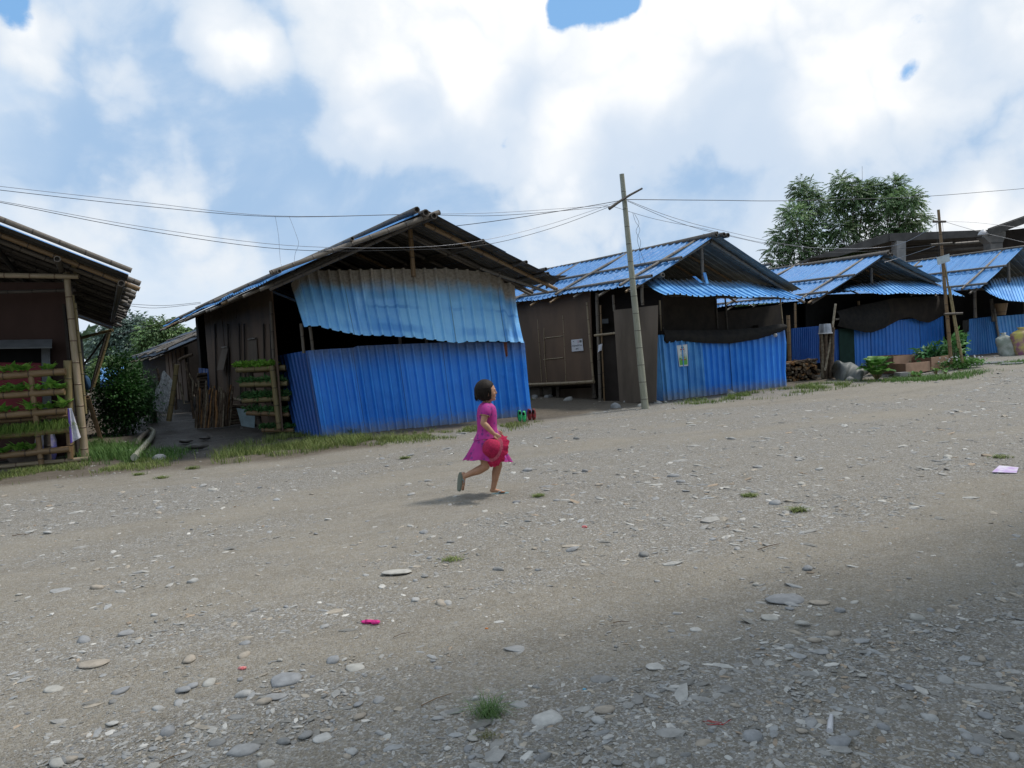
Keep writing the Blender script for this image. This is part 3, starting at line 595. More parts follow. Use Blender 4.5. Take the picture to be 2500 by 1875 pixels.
MB().slab(H2.L(u2 + .3, 4.5, 0), H2.L(uR2 - 1.9, 4.5, 0), H2.L(uR2 - 1.9, 4.5, 3.2), H2.L(u2 + .3, 4.5, 3.2), .03).build('inner_wall', m_ply3, h2)
# black shade cloth slung over the front
def band(W, TOPP, BOTP, off=.05, bel=.10):
    def f(s, t): return lerp(W.at(*poly(TOPP, s), off), W.at(*poly(BOTP, s), off), t) + W.n * bel * sin(pi * t) 
    return f
cloth('shade_cloth', 'black shade cloth slung along the top of the blue front behind the leaning pole', band(W2, [(1616, 800), (1625, 806), (1760, 806), (1850, 800), (1905, 790), (1916, 792)], [(1622, 830), (1627, 839), (1660, 832), (1720, 838), (1780, 839), (1850, 828), (1900, 814), (1918, 806)], .06, .07), m_net, 40, 14, .02, 1, th=.006)
def crumple(name, label, c, r, m, cat, seed=1, n=2, amp=.35, flat=1.0, group=None, detail=2.3):
    me = MB(); N = VN(seed); rs = np.random.default_rng(seed)
    def f(q): return 1 + amp * (N(q[0] * detail + 9 + q[2] * 1.3, q[1] * detail + 9 - q[2] * 1.1, 4) - .5) * 2
    me.ell(np.asarray(c, float) + Z * r[2] * .85, r, None, 26, 18, 0, f); V = []
    for v in me.v:
        if v[2] < c[2]: v = (v[0], v[1], c[2] - .01)
        V.append(v)
    me.v = V; o = me.build(name, m); return tag(o, label, cat, group)
crumple('plastic_bag', 'small white plastic scrap tied at the right end of the black shade cloth', W2.at(1893, 822, .1), (.05, .04, .045), m_plastic, 'plastic scrap', 3)
cloth('paper_note', 'small white paper hanging on the bamboo door post', lambda s, t: bil(S2W(1461, 842, .16), S2W(1471, 839, .16), S2W(1468, 855, .16), S2W(1459, 861, .16), s, t), m_paper, 6, 6, .006, 1, cat='paper')

# signs -------------------------------------------------------------
def text(parent, s, P, X, Y, h, m, name='lettering', maxw=None):
    c = bpy.data.curves.new('t', 'FONT'); c.body = s; c.size = h; c.align_x = 'CENTER'; c.align_y = 'CENTER'; c.offset = h * .012
    o = bpy.data.objects.new('t', c); COL.objects.link(o); bpy.context.view_layer.update(); me = bpy.data.meshes.new_from_object(o.evaluated_get(bpy.context.evaluated_depsgraph_get())); bpy.data.objects.remove(o)
    X, Y = nrm(X), nrm(Y); Nn = nrm(np.cross(X, Y)); V = np.array([v.co[:] for v in me.vertices]); k = 1.0
    if maxw: k = min(1, maxw / (V[:, 0].max() - V[:, 0].min()))
    W = [np.asarray(P) + X * v[0] * k + Y * v[1] + Nn * .004 for v in V]; mb = MB(); mb.add(W, [tuple(p.vertices) for p in me.polygons]); return mb.build(name, m, parent)
m_ink = mat('black ink', (.03, .035, .05), .7); m_rink = mat('red ink', (.45, .03, .04), .7); m_pink_ = mat('magenta print', (.35, .03, .12), .7)
q = [S2W(1394.7, 829.8, .05), S2W(1421.5, 827, .05), S2W(1424.5, 856, .05), S2W(1396.5, 858.5, .05)]
sg = thing('paper_sign', 'square white paper sign with printed lines on the plywood wall beside the door', 'sign', (q[2] + q[3]) / 2)
quad(MB(), q, .004).build('sheet', m_paper, sg)
Xs, Ys = nrm(q[1] - q[0]), nrm(q[0] - q[3]); cs = sum(q) / 4; wS, hS = np.linalg.norm(q[1] - q[0]), np.linalg.norm(q[0] - q[3]); ns = -H2.B
if np.cross(Xs, Ys) @ ns < 0: pass
text(sg, 'N Seabung JRP Camp', cs + Ys * hS * -.02 + ns * .004, Xs, Ys, hS * .17, m_ink, maxw=wS * .92)
text(sg, '(MRC)', cs - Ys * hS * .30 + ns * .004, Xs, Ys, hS * .15, m_ink)
text(sg, 'MIC', cs + Ys * hS * .33 - Xs * wS * .28 + ns * .004, Xs, Ys, hS * .12, m_greyb)
MB().box(cs + Ys * hS * .3 + Xs * wS * .12 + ns * .004, wS * .02, .001, hS * .13, X=Xs, Y=ns, Zv=Ys).build('red_bar', m_pink_, sg)
MB().box(cs + Ys * hS * .3 + Xs * wS * .33 + ns * .004, wS * .10, .001, hS * .10, X=Xs, Y=ns, Zv=Ys).build('emblem', m_greyb, sg)
# poster on front sheet
q = [W2.at(1652, 843.5, .045), W2.at(1677.5, 840.5, .045), W2.at(1680, 893, .045), W2.at(1658.5, 895, .045)]
m = bpy.data.materials.new('poster print'); m.use_nodes = True; nt = m.node_tree; b = nt.nodes['Principled BSDF']; uvn = nd(nt, 'ShaderNodeUVMap', uv_map='uv').outputs[0]; vv = nd(nt, 'ShaderNodeSeparateXYZ', {0: uvn}).outputs[1]
nt.links.new(mixc(nt, mapr(nt, vv, .15, .34), (.62, .68, .70), (.10, .38, .06)), b.inputs[0]); b.inputs['Roughness'].default_value = .4
ps = thing('poster', 'tall white and green poster with a red heading taped to the blue sheets', 'poster', (q[2] + q[3]) / 2)
quad(MB(), [q[0], q[1], q[2], q[3]], .004).build('border', m_paper, ps)
ci = sum(q) / 4; qi = [ci + (p - ci) * .88 + W2.n * .003 for p in q]; quad(MB(), qi, .002).build('print', m, ps)
def PP(x, y): return bil(qi[0], qi[1], qi[2], qi[3], x, y) + W2.n * .003
Xp, Yp = nrm(q[1] - q[0]), nrm(q[0] - q[3]); wP = np.linalg.norm(q[1] - q[0])
MB().box(PP(.5, .07), wP * .12, .001, .018, X=Xp, Y=W2.n, Zv=Yp).build('emblem', m_ink, ps)
def bar(x, y, w_, h_, m_, nm='print_line'): MB().box(PP(x, y), wP * w_, .001, h_, X=Xp, Y=W2.n, Zv=Yp).build(nm, m_, ps)
bar(.48, .17, .20, .013, m_rink, 'heading'); bar(.55, .72, .24, .012, mat('orange print', (.42, .10, .03), .7), 'heading')
for k, y in enumerate((.25, .31, .37, .43, .49, .55)): bar(.5 + .04 * (k % 2), y, .24 - .04 * (k % 3), .004, m_greyb)
bar(.58, .60, .14, .007, m_rink); bar(.13, .66, .06, .01, m_ink)

# ================================================================== hut 3
h3 = thing('metal_hut', 'hut behind the log pile and planters, brown and black cloth sagging over its blue front', 'hut', H3.L(0, .5, .2))
q = H3.loc(H3.onv(2000, 727, 0)); uL3, zL3 = q[0], q[2]; q = H3.loc(H3.onv(2309, 689, 0)); uR3, zR3 = q[0], q[2]
S3 = roof_slope(h3, H3, ZR3, uL3, zL3, 8, top_v=(.6, 3.2, 5.8), top_u=(.03, .55, .93), m=[m_roof, m_back], pitch=.2)
roof_slope(h3, H3, ZR3, uR3, zR3, 8, top_v=(.2,), top_u=(.5,), m=[m_roof, m_back], pitch=.2)
P = H3.onv(2168, 618, -.12); pole('ridge_pole', P, P + H3.A * 3, .06, m_bdark, h3); P = H3.onv(2178, 622, -.12); pole('ridge_pole', P, P + H3.A * 3, .06, m_bdark, h3)
pole('rafter', H3.L(.05, .25, ZR3 - .13), H3.L(uR3 + .2, .25, zR3 - .13), .05, m_bgrey, h3, .8, 0); pole('rafter', H3.L(-.05, .25, ZR3 - .13), H3.L(uL3, .25, zL3 - .13), .05, m_bdark, h3, .8, 0)
pole('king_post', H3.onv(2126, 655, .3), H3.onv(2128, 692, .3), .045, m_bdark, h3, 1, 0)
def fn(s, t):
    a = H3.onv(*lerp((2084, 792), (2303, 771), s), .5); b = H3.onv(*lerp((2087, 897), (2308, 871), s), .5); return lerp(a, b, t)
L3 = np.linalg.norm(fn(1, 1) - fn(0, 1)); W3 = WP(fn(0, 1), fn(1, 1))
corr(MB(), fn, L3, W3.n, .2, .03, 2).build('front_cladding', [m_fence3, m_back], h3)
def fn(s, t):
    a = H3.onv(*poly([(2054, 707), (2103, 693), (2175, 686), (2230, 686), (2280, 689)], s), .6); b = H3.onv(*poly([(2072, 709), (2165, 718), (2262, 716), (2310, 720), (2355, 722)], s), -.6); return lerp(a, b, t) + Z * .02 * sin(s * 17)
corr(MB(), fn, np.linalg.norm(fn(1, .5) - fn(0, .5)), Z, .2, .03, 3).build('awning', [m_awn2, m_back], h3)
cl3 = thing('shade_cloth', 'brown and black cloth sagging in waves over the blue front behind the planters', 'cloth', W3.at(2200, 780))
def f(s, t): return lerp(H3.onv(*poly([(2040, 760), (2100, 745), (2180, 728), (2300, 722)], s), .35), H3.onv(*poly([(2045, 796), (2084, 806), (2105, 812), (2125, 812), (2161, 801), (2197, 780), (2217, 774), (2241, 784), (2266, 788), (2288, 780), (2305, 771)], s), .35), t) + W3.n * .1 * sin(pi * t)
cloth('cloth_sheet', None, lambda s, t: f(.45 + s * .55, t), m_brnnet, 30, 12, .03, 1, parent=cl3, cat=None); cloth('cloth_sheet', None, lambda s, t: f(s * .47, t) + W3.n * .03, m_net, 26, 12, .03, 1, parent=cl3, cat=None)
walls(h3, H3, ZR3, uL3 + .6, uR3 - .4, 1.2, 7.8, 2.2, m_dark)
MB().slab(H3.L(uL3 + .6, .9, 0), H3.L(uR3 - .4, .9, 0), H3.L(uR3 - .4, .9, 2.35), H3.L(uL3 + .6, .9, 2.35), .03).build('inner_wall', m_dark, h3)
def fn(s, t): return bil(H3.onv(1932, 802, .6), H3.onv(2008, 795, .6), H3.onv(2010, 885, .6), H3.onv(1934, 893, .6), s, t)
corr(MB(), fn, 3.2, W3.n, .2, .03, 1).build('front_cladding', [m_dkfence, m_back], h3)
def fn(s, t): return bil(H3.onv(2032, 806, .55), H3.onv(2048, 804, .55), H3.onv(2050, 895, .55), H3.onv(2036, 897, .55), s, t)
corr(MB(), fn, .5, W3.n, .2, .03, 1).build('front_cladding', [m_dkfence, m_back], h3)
quad(MB(), [H3.onv(2047, 803, .5), H3.onv(2084, 800, .5), H3.onv(2087, 890, .5), H3.onv(2050, 893, .5)], .01).build('netting_panel', mat('dark green netting', (.010, .035, .028), .9), h3)
for a, b, r in (((1924, 770), (1928, 885), .05), ((1941, 740), (1942, 800), .03), ((2096, 735), (2097, 770), .04)): pole('post', H3.onv(*a, .45), H3.onv(*b, .45), r, m_bbrown, h3, 1, 0)
for a, b in (((2038, 780), (2058, 777)), ((2098, 776), (2128, 771))): pole('rail', H3.onv(*a, .3), H3.onv(*b, .3), .03, m_bgrey, h3, 1, 0)
quad(MB(), [H3.onv(2313, 775, .4), H3.onv(2356, 775, .4), H3.onv(2362, 885, .4), H3.onv(2316, 885, .4)], .02).build('door', mat('reddish dark door', (.040, .022, .016), .9), h3)

# ================================================================== hut 4 (right edge)
h4 = thing('metal_hut', 'hut cut by the right edge, two sacks leaning on its blue front', 'hut', H4.L(0, .5, .2))
q = H4.loc(H4.onv(2395, 702, 0)); uL4, zL4 = q[0], q[2]
roof_slope(h4, H4, ZR4, uL4, zL4, 7.5, top_v=(.6, 3.4), top_u=(.03, .5, .95), m=[m_roof, m_back], pitch=.2); roof_slope(h4, H4, ZR4, -uL4, zL4, 7.5, m=[m_roof, m_back], pitch=.2, under=False)
pole('king_post', H4.onv(2461, 640, .3), H4.onv(2463, 690, .3), .05, m_bgrey, h4, 1, 0)
pole('rafter', H4.L(-.05, .25, ZR4 - .13), H4.L(uL4, .25, zL4 - .13), .05, m_bdark, h4, .8, 0)
def fn(s, t): return bil(H4.onv(2366, 779, .6), H4.onv(2425, 772, .6), H4.onv(2446, 873, .6), H4.onv(2354, 884, .6), s, t)
corr(MB(), fn, 2.6, W3.n, .2, .03, 1).build('front_cladding', [metal('worn blue sheet', (.018, .12, .36), (.03, .17, .42), bot=(.10, .10, .08), botT=(0, .2)), m_back], h4)
def fn(s, t): return bil(H4.onv(2429, 773, .5), H4.onv(2600, 758, .5), H4.onv(2600, 862, .5), H4.onv(2447, 873, .5), s, t)
corr(MB(), fn, 4.2, W3.n, .2, .03, 1).build('front_cladding', [m_fence2, m_back], h4)
def fn(s, t):
    a = H4.onv(*poly([(2396, 702), (2418, 682), (2500, 674), (2620, 668)], s), .6); b = H4.onv(*poly([(2418, 718), (2440, 728), (2460, 734), (2500, 737), (2640, 738)], s), -.5); return lerp(a, b, t)
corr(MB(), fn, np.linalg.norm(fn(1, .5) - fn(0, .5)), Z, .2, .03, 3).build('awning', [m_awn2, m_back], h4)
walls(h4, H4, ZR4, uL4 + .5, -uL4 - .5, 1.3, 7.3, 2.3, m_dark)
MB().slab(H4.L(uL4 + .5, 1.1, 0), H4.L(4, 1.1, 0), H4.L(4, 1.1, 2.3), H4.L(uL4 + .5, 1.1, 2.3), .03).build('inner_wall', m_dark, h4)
for a, b, r in (((2379, 705), (2381, 776), .05), ((2420, 730), (2425, 785), .05), ((2500, 737), (2502, 770), .04)): pole('post', H4.onv(*a, .5), H4.onv(*b, .5), r, m_bgrey, h4, 1, 0)
mb = MB(); P = H4.onv(2443, 741, .2); mb.tube([P, P - Z * .37], [.20, .13], 14, 0, True); tag(mb.build('basket', m_bbrown), 'brown woven basket hanging under the awning at the right edge', 'basket')
pole('leaning_pole', H4.onv(2428, 754, .3), H4.onv(2449, 868, -.3), .035, m_bgrey, None, .9, .01); tag(bpy.context.scene.objects['leaning_pole'], 'thin grey pole leaning on the blue front left of the sacks', 'pole')
cloth('hanging_cloth', 'black cloth hanging on the worn blue sheet left of the sacks', lambda s, t: bil(H4.onv(2350, 783, .4), H4.onv(2366, 780, .4), H4.onv(2364, 808, .4), H4.onv(2356, 814, .4), s, t), m_net, 8, 8, .03, 2)

#PART3
# ================================================================== factory shed behind
fy = 40
fc = thing('concrete_shed', 'large dark open shed with concrete columns behind the right huts', 'building', (22, fy, 0))
def FP(px, py, y=fy): return D(px, py, y)
mb = MB()
mb.slab(FP(1969, 632), FP(2161, 571), FP(2161, 571) + Z * .02 + np.array([3, 22, 0]), FP(1969, 632) + np.array([3, 22, 0]), .12)
mb.slab(FP(2161, 571), FP(2415, 562), FP(2415, 562) + np.array([3, 22, 0]), FP(2161, 571) + np.array([3, 22, 0]), .12); mb.build('roof', m_back2, fc)
mb = MB(); mb.slab(FP(2161, 573), FP(2415, 564), FP(2415, 580), FP(2161, 592), .5); mb.slab(FP(2161, 573), FP(2161, 592), FP(2040, 628), FP(1975, 632), .4); mb.build('roof_beam', mat('dark concrete', (.09, .085, .08), .9, .2, 0, .3, 2), fc)
mb = MB(); mb.slab(FP(2411, 558, 37), FP(2560, 506, 37), FP(2560, 506, 60), FP(2411, 558, 60), .15); mb.slab(FP(2411, 560, 37), FP(2560, 508, 37), FP(2560, 524, 37), FP(2411, 578, 37), .3); mb.build('roof', m_back2, fc)
mb = MB(); 
MB().slab(FP(2176, 592), FP(2197, 592), FP(2198, 860), FP(2177, 860), .6).build('column', m_conc, fc)
mb.slab(FP(2401, 596), FP(2430, 596), FP(2431, 860), FP(2402, 860), .6)
mb.slab(FP(2383, 571), FP(2437, 569), FP(2437, 580), FP(2383, 582), .6); mb.slab(FP(2383, 582), FP(2437, 580), FP(2430, 597), FP(2401, 598), .6); mb.build('column', m_conc, fc)
mb = MB(); mb.slab(FP(1990, 700, 52), FP(2620, 700, 52), FP(2620, 545, 52), FP(2180, 590, 52), .2); mb.build('wall', m_ply3, fc)
for k, y in enumerate((605, 620)): mb = MB(); mb.tube([FP(2200, y, 44), FP(2300, y - 6, 44), FP(2400, y - 14, 44)], .12, 6); mb.build('truss_rod', m_bdark, fc)
mb = MB(); c = FP(2400, 563, 38.5); prof = [(.03, .10), (.10, .06), (.19, -.02), (.24, -.12), (.25, -.18)]
V = []; 
for r, z in prof: V += [c + np.array([r * cos(2 * pi * k / 16), r * sin(2 * pi * k / 16), z - .05]) for k in range(16)]
mb.add(V, [(j * 16 + k, j * 16 + (k + 1) % 16, (j + 1) * 16 + (k + 1) % 16, (j + 1) * 16 + k) for j in range(4) for k in range(16)] + [tuple(range(16)), tuple(range(64, 80))], 0, None, True); tag(mb.build('shed_lamp', m_plastic), 'white dome lamp under the eave of the large dark shed', 'lamp')

# ================================================================== hut at the left edge
PT = G(209, 1125); WR = WP(G(0, 1146), G(219, 1125))
h0 = thing('bamboo_hut', 'dark bamboo hut cut by the left edge, maroon panel and thick corner pole', 'hut', (PT[0] - 1, PT[1] + 1, 0))
eC = D(318, 672, 11.2)
H0 = Fr(eC, 28.4); ze0 = eC[2]; rk = H0.onv(0, 549, 0); ur, _, zr0 = H0.loc(rk); sl0 = (zr0 - ze0) / ur           # roof rises to the left (ur<0)
uR0 = -3.4; zR0 = ze0 + sl0 * uR0
def S0(u, v, lift=0.0): return H0.L(u, v, ze0 + sl0 * u) + np.array([0, 0, 1]) * lift
mb = MB()
for k in range(20):
    va, vb = k * .85, (k + 1) * .85 + .05; j = random.uniform(-.04, .05); lf = (k % 2) * .007
    def fn(s, t): return S0(uR0 * (1 - t) + j * t, va + (vb - va) * s, lf)
    corr(mb, fn, vb - va, Z, .2, .026, 2)
mb.build('roof_panel', [m_roof, m_back2], h0)
corr(MB(), lambda s, t: H0.L(uR0 - 3.2 * t, s * 12, zR0 - 1.4 * t), 12, Z, .2, .026, 2).build('roof_panel', [m_roof, m_back2], h0)
pole('roof_batten', S0(uR0, -.05, .085), S0(.02, -.05, .07), .045, m_bgrey, h0, .85, 0, 10)
for k in range(16):
    v = .45 + k * .78 + random.uniform(-.1, .1); pole('rafter', S0(uR0, v, -.09), S0(.04 + random.uniform(-.04, .10), v, -.10), .042, m_bbrown if k == 0 else (m_bgrey if k % 3 == 1 else m_bdark), h0, .85, .01)
for u_, r in ((-.13, .05), (-.9, .045), (-1.75, .045)): pole('purlin', S0(u_, -.15 if u_ > -1 else .1, -.19), S0(u_, 9, -.19), r, m_bdark, h0, .9, 0)
for k in range(10): pole('roof_batten', S0(-.02, .7 + k * .9, .02), S0(.16, .7 + k * .9 + .02, .02), .045, m_bgrey, h0, 1, 0, 7)
e = PLN(180, 641, PT + WR.n * .35, WR.n); pole('purlin', e, e + H0.A * 5, .045, m_byel, h0, .9, 0, 12)
top = PLN(162, 665, PT, WR.n); pole('corner_post', PT - Z * .03, top, .056, m_bpink, h0, .82, .0, 12, False, 10)
for (a, b, r, m_) in (((172, 700), (188, 1015), .03, m_bdark), ((178, 720), (205, 1030), .022, m_byel), ((184, 740), (210, 1010), .02, m_byel)): pole('post', WR.at(*a, -.12), WR.at(*b, -.12), r, m_, h0, .95, .01)
pole('tie_beam', WR.at(-60, 671, .02), WR.at(192, 675, .02), .042, m_bpink, h0, .9, 0, 10)
pole('tie_beam', WR.at(-60, 715, -.45), WR.at(185, 708, -.45), .03, m_bdark, h0, .9, 0)
pole('sill_pole', G(-60, 1151) + Z * .04, G(222, 1125) + Z * .04, .035, m_bpink, h0, .9, 0)
def W0(px, py, d=-.9): return WR.at(px, py, d)
quad(MB(), [W0(-80, 690), W0(172, 690), W0(190, 1110), W0(-80, 1130)], .04).build('front_wall', m_ply0, h0)
quad(MB(), [W0(-80, 870, -.86), W0(100, 868, -.86), W0(104, 1003, -.86), W0(-80, 1010, -.86)], .02).build('panel', m_redw, h0)
quad(MB(), [W0(-80, 848, -.84), W0(122, 848, -.84), W0(122, 886, -.84), W0(-80, 884, -.84)], .02).build('window_opening', m_dark, h0)
quad(MB(), [W0(102, 850, -.80), W0(123, 850, -.80), W0(131, 1105, -.80), W0(108, 1105, -.80)], .03).build('board_post', m_greyb, h0)
quad(MB(), [W0(-80, 834, -.75), W0(128, 831, -.75), W0(127, 850, -.45), W0(-80, 853, -.45)], .02).build('window_awning', m_greyb, h0)
sA = W0(180, 1000, -.3); MB().slab(np.append(sA[:2], 0) , np.append((sA + H0.A * 14)[:2], 0), np.append((sA + H0.A * 14)[:2], 2.5), np.append(sA[:2], 2.5), .03).build('side_wall', m_ply3, h0)
MB().slab(np.append(sA[:2], 0) - H0.B * 6, np.append(sA[:2], 0) - H0.B * 6 + H0.A * 14, np.append(sA[:2], 2.5) - H0.B * 6 + H0.A * 14, np.append(sA[:2], 2.5) - H0.B * 6, .03).build('side_wall', m_ply3, h0)
MB().slab(np.append(sA[:2], 0) + H0.A * 14, np.append(sA[:2], 0) - H0.B * 6 + H0.A * 14, np.append(sA[:2], 2.5) - H0.B * 6 + H0.A * 14, np.append(sA[:2], 2.5) + H0.A * 14, .03).build('end_wall', m_ply3, h0)
for (a, b, y, r) in (((268, 808), (228, 945), 15, .03), ((262, 812), (220, 960), 15.2, .025), ((195, 826), (275, 806), 14.6, .03), ((205, 890), (262, 812), 15.4, .02)): pole('brace', D(*a, y), D(*b, y - .2), r, m_byel if r == .03 else m_bdark, h0, .9, .01)

# bamboo planting rack in front of it
r1 = thing('planting_rack', 'bamboo planting rack with five trough rows of lettuce at the left edge', 'rack', G(90, 1137))
TR = []
for (a, b, r) in (((-80, 925), (160, 907), .058), ((-80, 972), (158, 956), .055), ((-80, 1021), (162, 1003), .055), ((-80, 1073), (170, 1049), .045), ((-80, 1122), (170, 1096), .05)):
    A_, B_ = WR.at(*a, .12), WR.at(*b, .12); pole('trough', A_, B_, r, m_bbrown, r1, .95, .0, 12, False); TR.append((A_, B_, r))
pole('rail', WR.at(-80, 1036, .0), WR.at(166, 1016, .0), .03, m_bbrown, r1, .95, 0)
for (a, b, r, m_, d) in (((74, 905), (101, 1133), .042, m_bbrown, .2), ((165, 880), (174, 1112), .06, m_byel, .03), ((112, 1015), (118, 1128), .05, m_bdark, -.1), ((168, 1040), (172, 1120), .045, m_bbrown, .12)): pole('upright', WR.at(*a, d - .08), WR.at(*b, d - .08), r, m_, r1, .95, .0, 10)

# leaf geometry ------------------------------------------------------
def leafset(base, dirs, up, L, Wd, col, fold=.25, curl=.3):
    """vectorised leaves: 6-vertex blades. base,dirs,up (n,3), L,Wd (n,), col (n,3)"""
    n = len(base); d = dirs / (np.linalg.norm(dirs, axis=1, keepdims=True) + 1e-9); s = np.cross(d, up); s = s / (np.linalg.norm(s, axis=1, keepdims=True) + 1e-9); nn_ = np.cross(s, d)
    L = L[:, None]; Wd = Wd[:, None]
    p0 = base; p1 = base + d * L * .4 + s * Wd * .5 + nn_ * Wd * fold; p2 = base + d * L * .4 - s * Wd * .5 + nn_ * Wd * fold; pm = base + d * L * .45; p3 = base + d * L - nn_ * L * curl
    V = np.stack([p0, p1, p2, pm, p3], 1).reshape(-1, 3); o = np.arange(n)[:, None] * 5
    Fc = np.concatenate([o + [0, 1, 3], o + [0, 3, 2], o + [1, 4, 3], o + [3, 4, 2]], 0); C_ = np.repeat(col, 5, 0); return V, Fc, C_
def rdir(n, up=.0):
    v = rng.normal(0, 1, (n, 3)); v[:, 2] += up; return v / np.linalg.norm(v, axis=1, keepdims=True)
def greens(n, a=(.035, .10, .018), b=(.10, .19, .035), br=.25):
    t = rng.random((n, 1)); return (np.array(a) * (1 - t) + np.array(b) * t) * (1 + br * (rng.random((n, 1)) - .5))
def plant_mesh(n, r, h, L, W_, a, b, up=.8, stemcol=None, low=.0):
    ph = rng.random(n) * 2 * pi; rr = np.sqrt(rng.random(n)) * r; z = low + rng.random(n) * (h - low) * (1 - .4 * (rr / r) ** 2)
    base = np.stack([rr * np.cos(ph), rr * np.sin(ph), z], 1); dr = np.stack([np.cos(ph), np.sin(ph), np.full(n, up * .6)], 1) + rng.normal(0, .45, (n, 3))
    return leafset(base, dr, np.tile([0, 0, 1.0], (n, 1)) + rng.normal(0, .3, (n, 3)), L * rng.uniform(.6, 1.2, n), W_ * rng.uniform(.7, 1.2, n), greens(n, a, b))
# lettuce
def lettuce(seed):
    n = 9; ph = np.arange(n) * 2.4 + seed; base = np.zeros((n, 3)) + [0, 0, .005]; el = rng.uniform(.35, 1.3, n)
    dr = np.stack([np.cos(ph) * np.cos(el), np.sin(ph) * np.cos(el), np.sin(el)], 1); V, Fc, C_ = leafset(base, dr, np.tile([0, 0, 1.0], (n, 1)), rng.uniform(.07, .12, n), rng.uniform(.06, .085, n), greens(n, (.13, .32, .05), (.28, .50, .10)), .15, .25); return V, Fc, C_
protos = []
for k in range(3):
    V, Fc, C_ = lettuce(k); o = big('lettuce_plant', V, Fc, m_leaf, C_); protos.append(o)
grp = 'lettuce seedlings in the bamboo troughs at the left'
first = [True] * 3; cnt = 0
ROWN = ['top', 'second', 'third', 'bottom']
for ri, xs in ((0, (8, 30, 45, 58, 68, 108, 118, 126)), (1, (2, 12, 20, 40, 52, 72, 96, 112, 125, 142, 148)), (2, (4, 16, 36, 72, 80, 100, 118, 126, 150, 157)), (4, (6, 14, 40, 48, 62, 78))):
    A_, B_, r_ = TR[ri]; k0 = cnt
    for px in xs:
        s = (px - proj(A_)[0]) / (proj(B_)[0] - proj(A_)[0]); P = lerp(A_, B_, s) + Z * (r_ * .75) + WR.n * random.uniform(-.02, .03); k = cnt % 3; cnt += 1
        o = protos[k] if first[k] else protos[k].copy()
        if not first[k]: COL.objects.link(o)
        first[k] = False; o.location = tuple(P); o.rotation_euler = (0, 0, random.random() * 6); o.scale = (random.uniform(1.2, 2.1),) * 3
        tag(o, 'small lettuce seedling growing in the %s trough of the left bamboo rack' % ROWN[min(ri, 3)], 'seedling', grp + ' (%s row)' % ROWN[min(ri, 3)])
# grass row (4th trough) – trailing blades
def blades(P, h, wd, lean, col, droop=0.0):
    n = len(P); ph = rng.random(n) * 2 * pi; d = np.stack([np.cos(ph) * lean, np.sin(ph) * lean, np.ones(n)], 1); s = np.stack([-np.sin(ph), np.cos(ph), np.zeros(n)], 1) * wd[:, None]
    m_ = P + d * h[:, None] * .55; t = P + d * h[:, None] * np.array([1.9, 1.9, 1 - droop]); 
    V = np.stack([P - s, P + s, m_ + s * .7, m_ - s * .7, t], 1).reshape(-1, 3); o = np.arange(n)[:, None] * 5
    return V, np.concatenate([o + [0, 1, 2], o + [0, 2, 3], o + [3, 2, 4]], 0), np.repeat(col, 5, 0)
A_, B_, r_ = TR[3]; n = 1500; s = rng.random(n); P = A_[None] * (1 - s[:, None]) + B_[None] * s[:, None] + rng.normal(0, .025, (n, 3)) + [0, 0, .05]
V, Fc, C_ = blades(P, rng.uniform(.08, .2, n), np.full(n, .004), .75, greens(n, (.05, .12, .02), (.18, .24, .05)), 1.5)
tag(big('trough_grass', V, Fc, m_grass, C_), 'trailing grass filling the fourth trough of the left bamboo rack', 'grass', None, 'stuff')
# things around the left rack
cloth('hanging_cloth', 'white cloth with purple edges hung between the rack and the corner pole', lambda s, t: bil(WR.at(165, 997, .16), WR.at(175, 996, .16), WR.at(197, 1068, .14), WR.at(172, 1082, .16), s, t), mat('white cloth', (.62, .62, .68), .8, .2, 0, .2, 10), 10, 12, .015, 2)
cloth('cloth_border', None, lambda s, t: bil(WR.at(165, 998, .19), WR.at(169, 997, .19), WR.at(177, 1080, .19), WR.at(171, 1083, .19), s, t), mat('purple cloth', (.16, .10, .42), .8), 3, 12, .008, 1, cat=None, parent=COL.objects[-1])
pole('leaning_pole', G(246, 1073), D(214, 970, 12.9), .04, m_bbrown, None, .9, 0, 10); tag(COL.objects[-1], 'short brown pole leaning between the corner pole and the bush', 'pole')
crumple('sack', 'white and blue printed sack on the ground behind the left rack', WR.at(116, 1128, -.35), (.16, .12, .30), mat('printed sack', (.50, .50, .54), .6, .3, 0, .3, 7, (.14, .14, .45)), 'sack', 5, amp=.2)
crumple('sack', 'grey brown bundle on the ground under the left rack', WR.at(70, 1136, -.3), (.32, .12, .16), mat('dusty sack', (.17, .14, .12), .9), 'sack', 6, amp=.25)
crumple('net_bundle', 'blue net bundle hanging behind the corner pole of the left hut', D(214, 950, 13.5), (.06, .05, .13), mat('blue net', (.03, .08, .16), .8), 'net', 8, amp=.25)

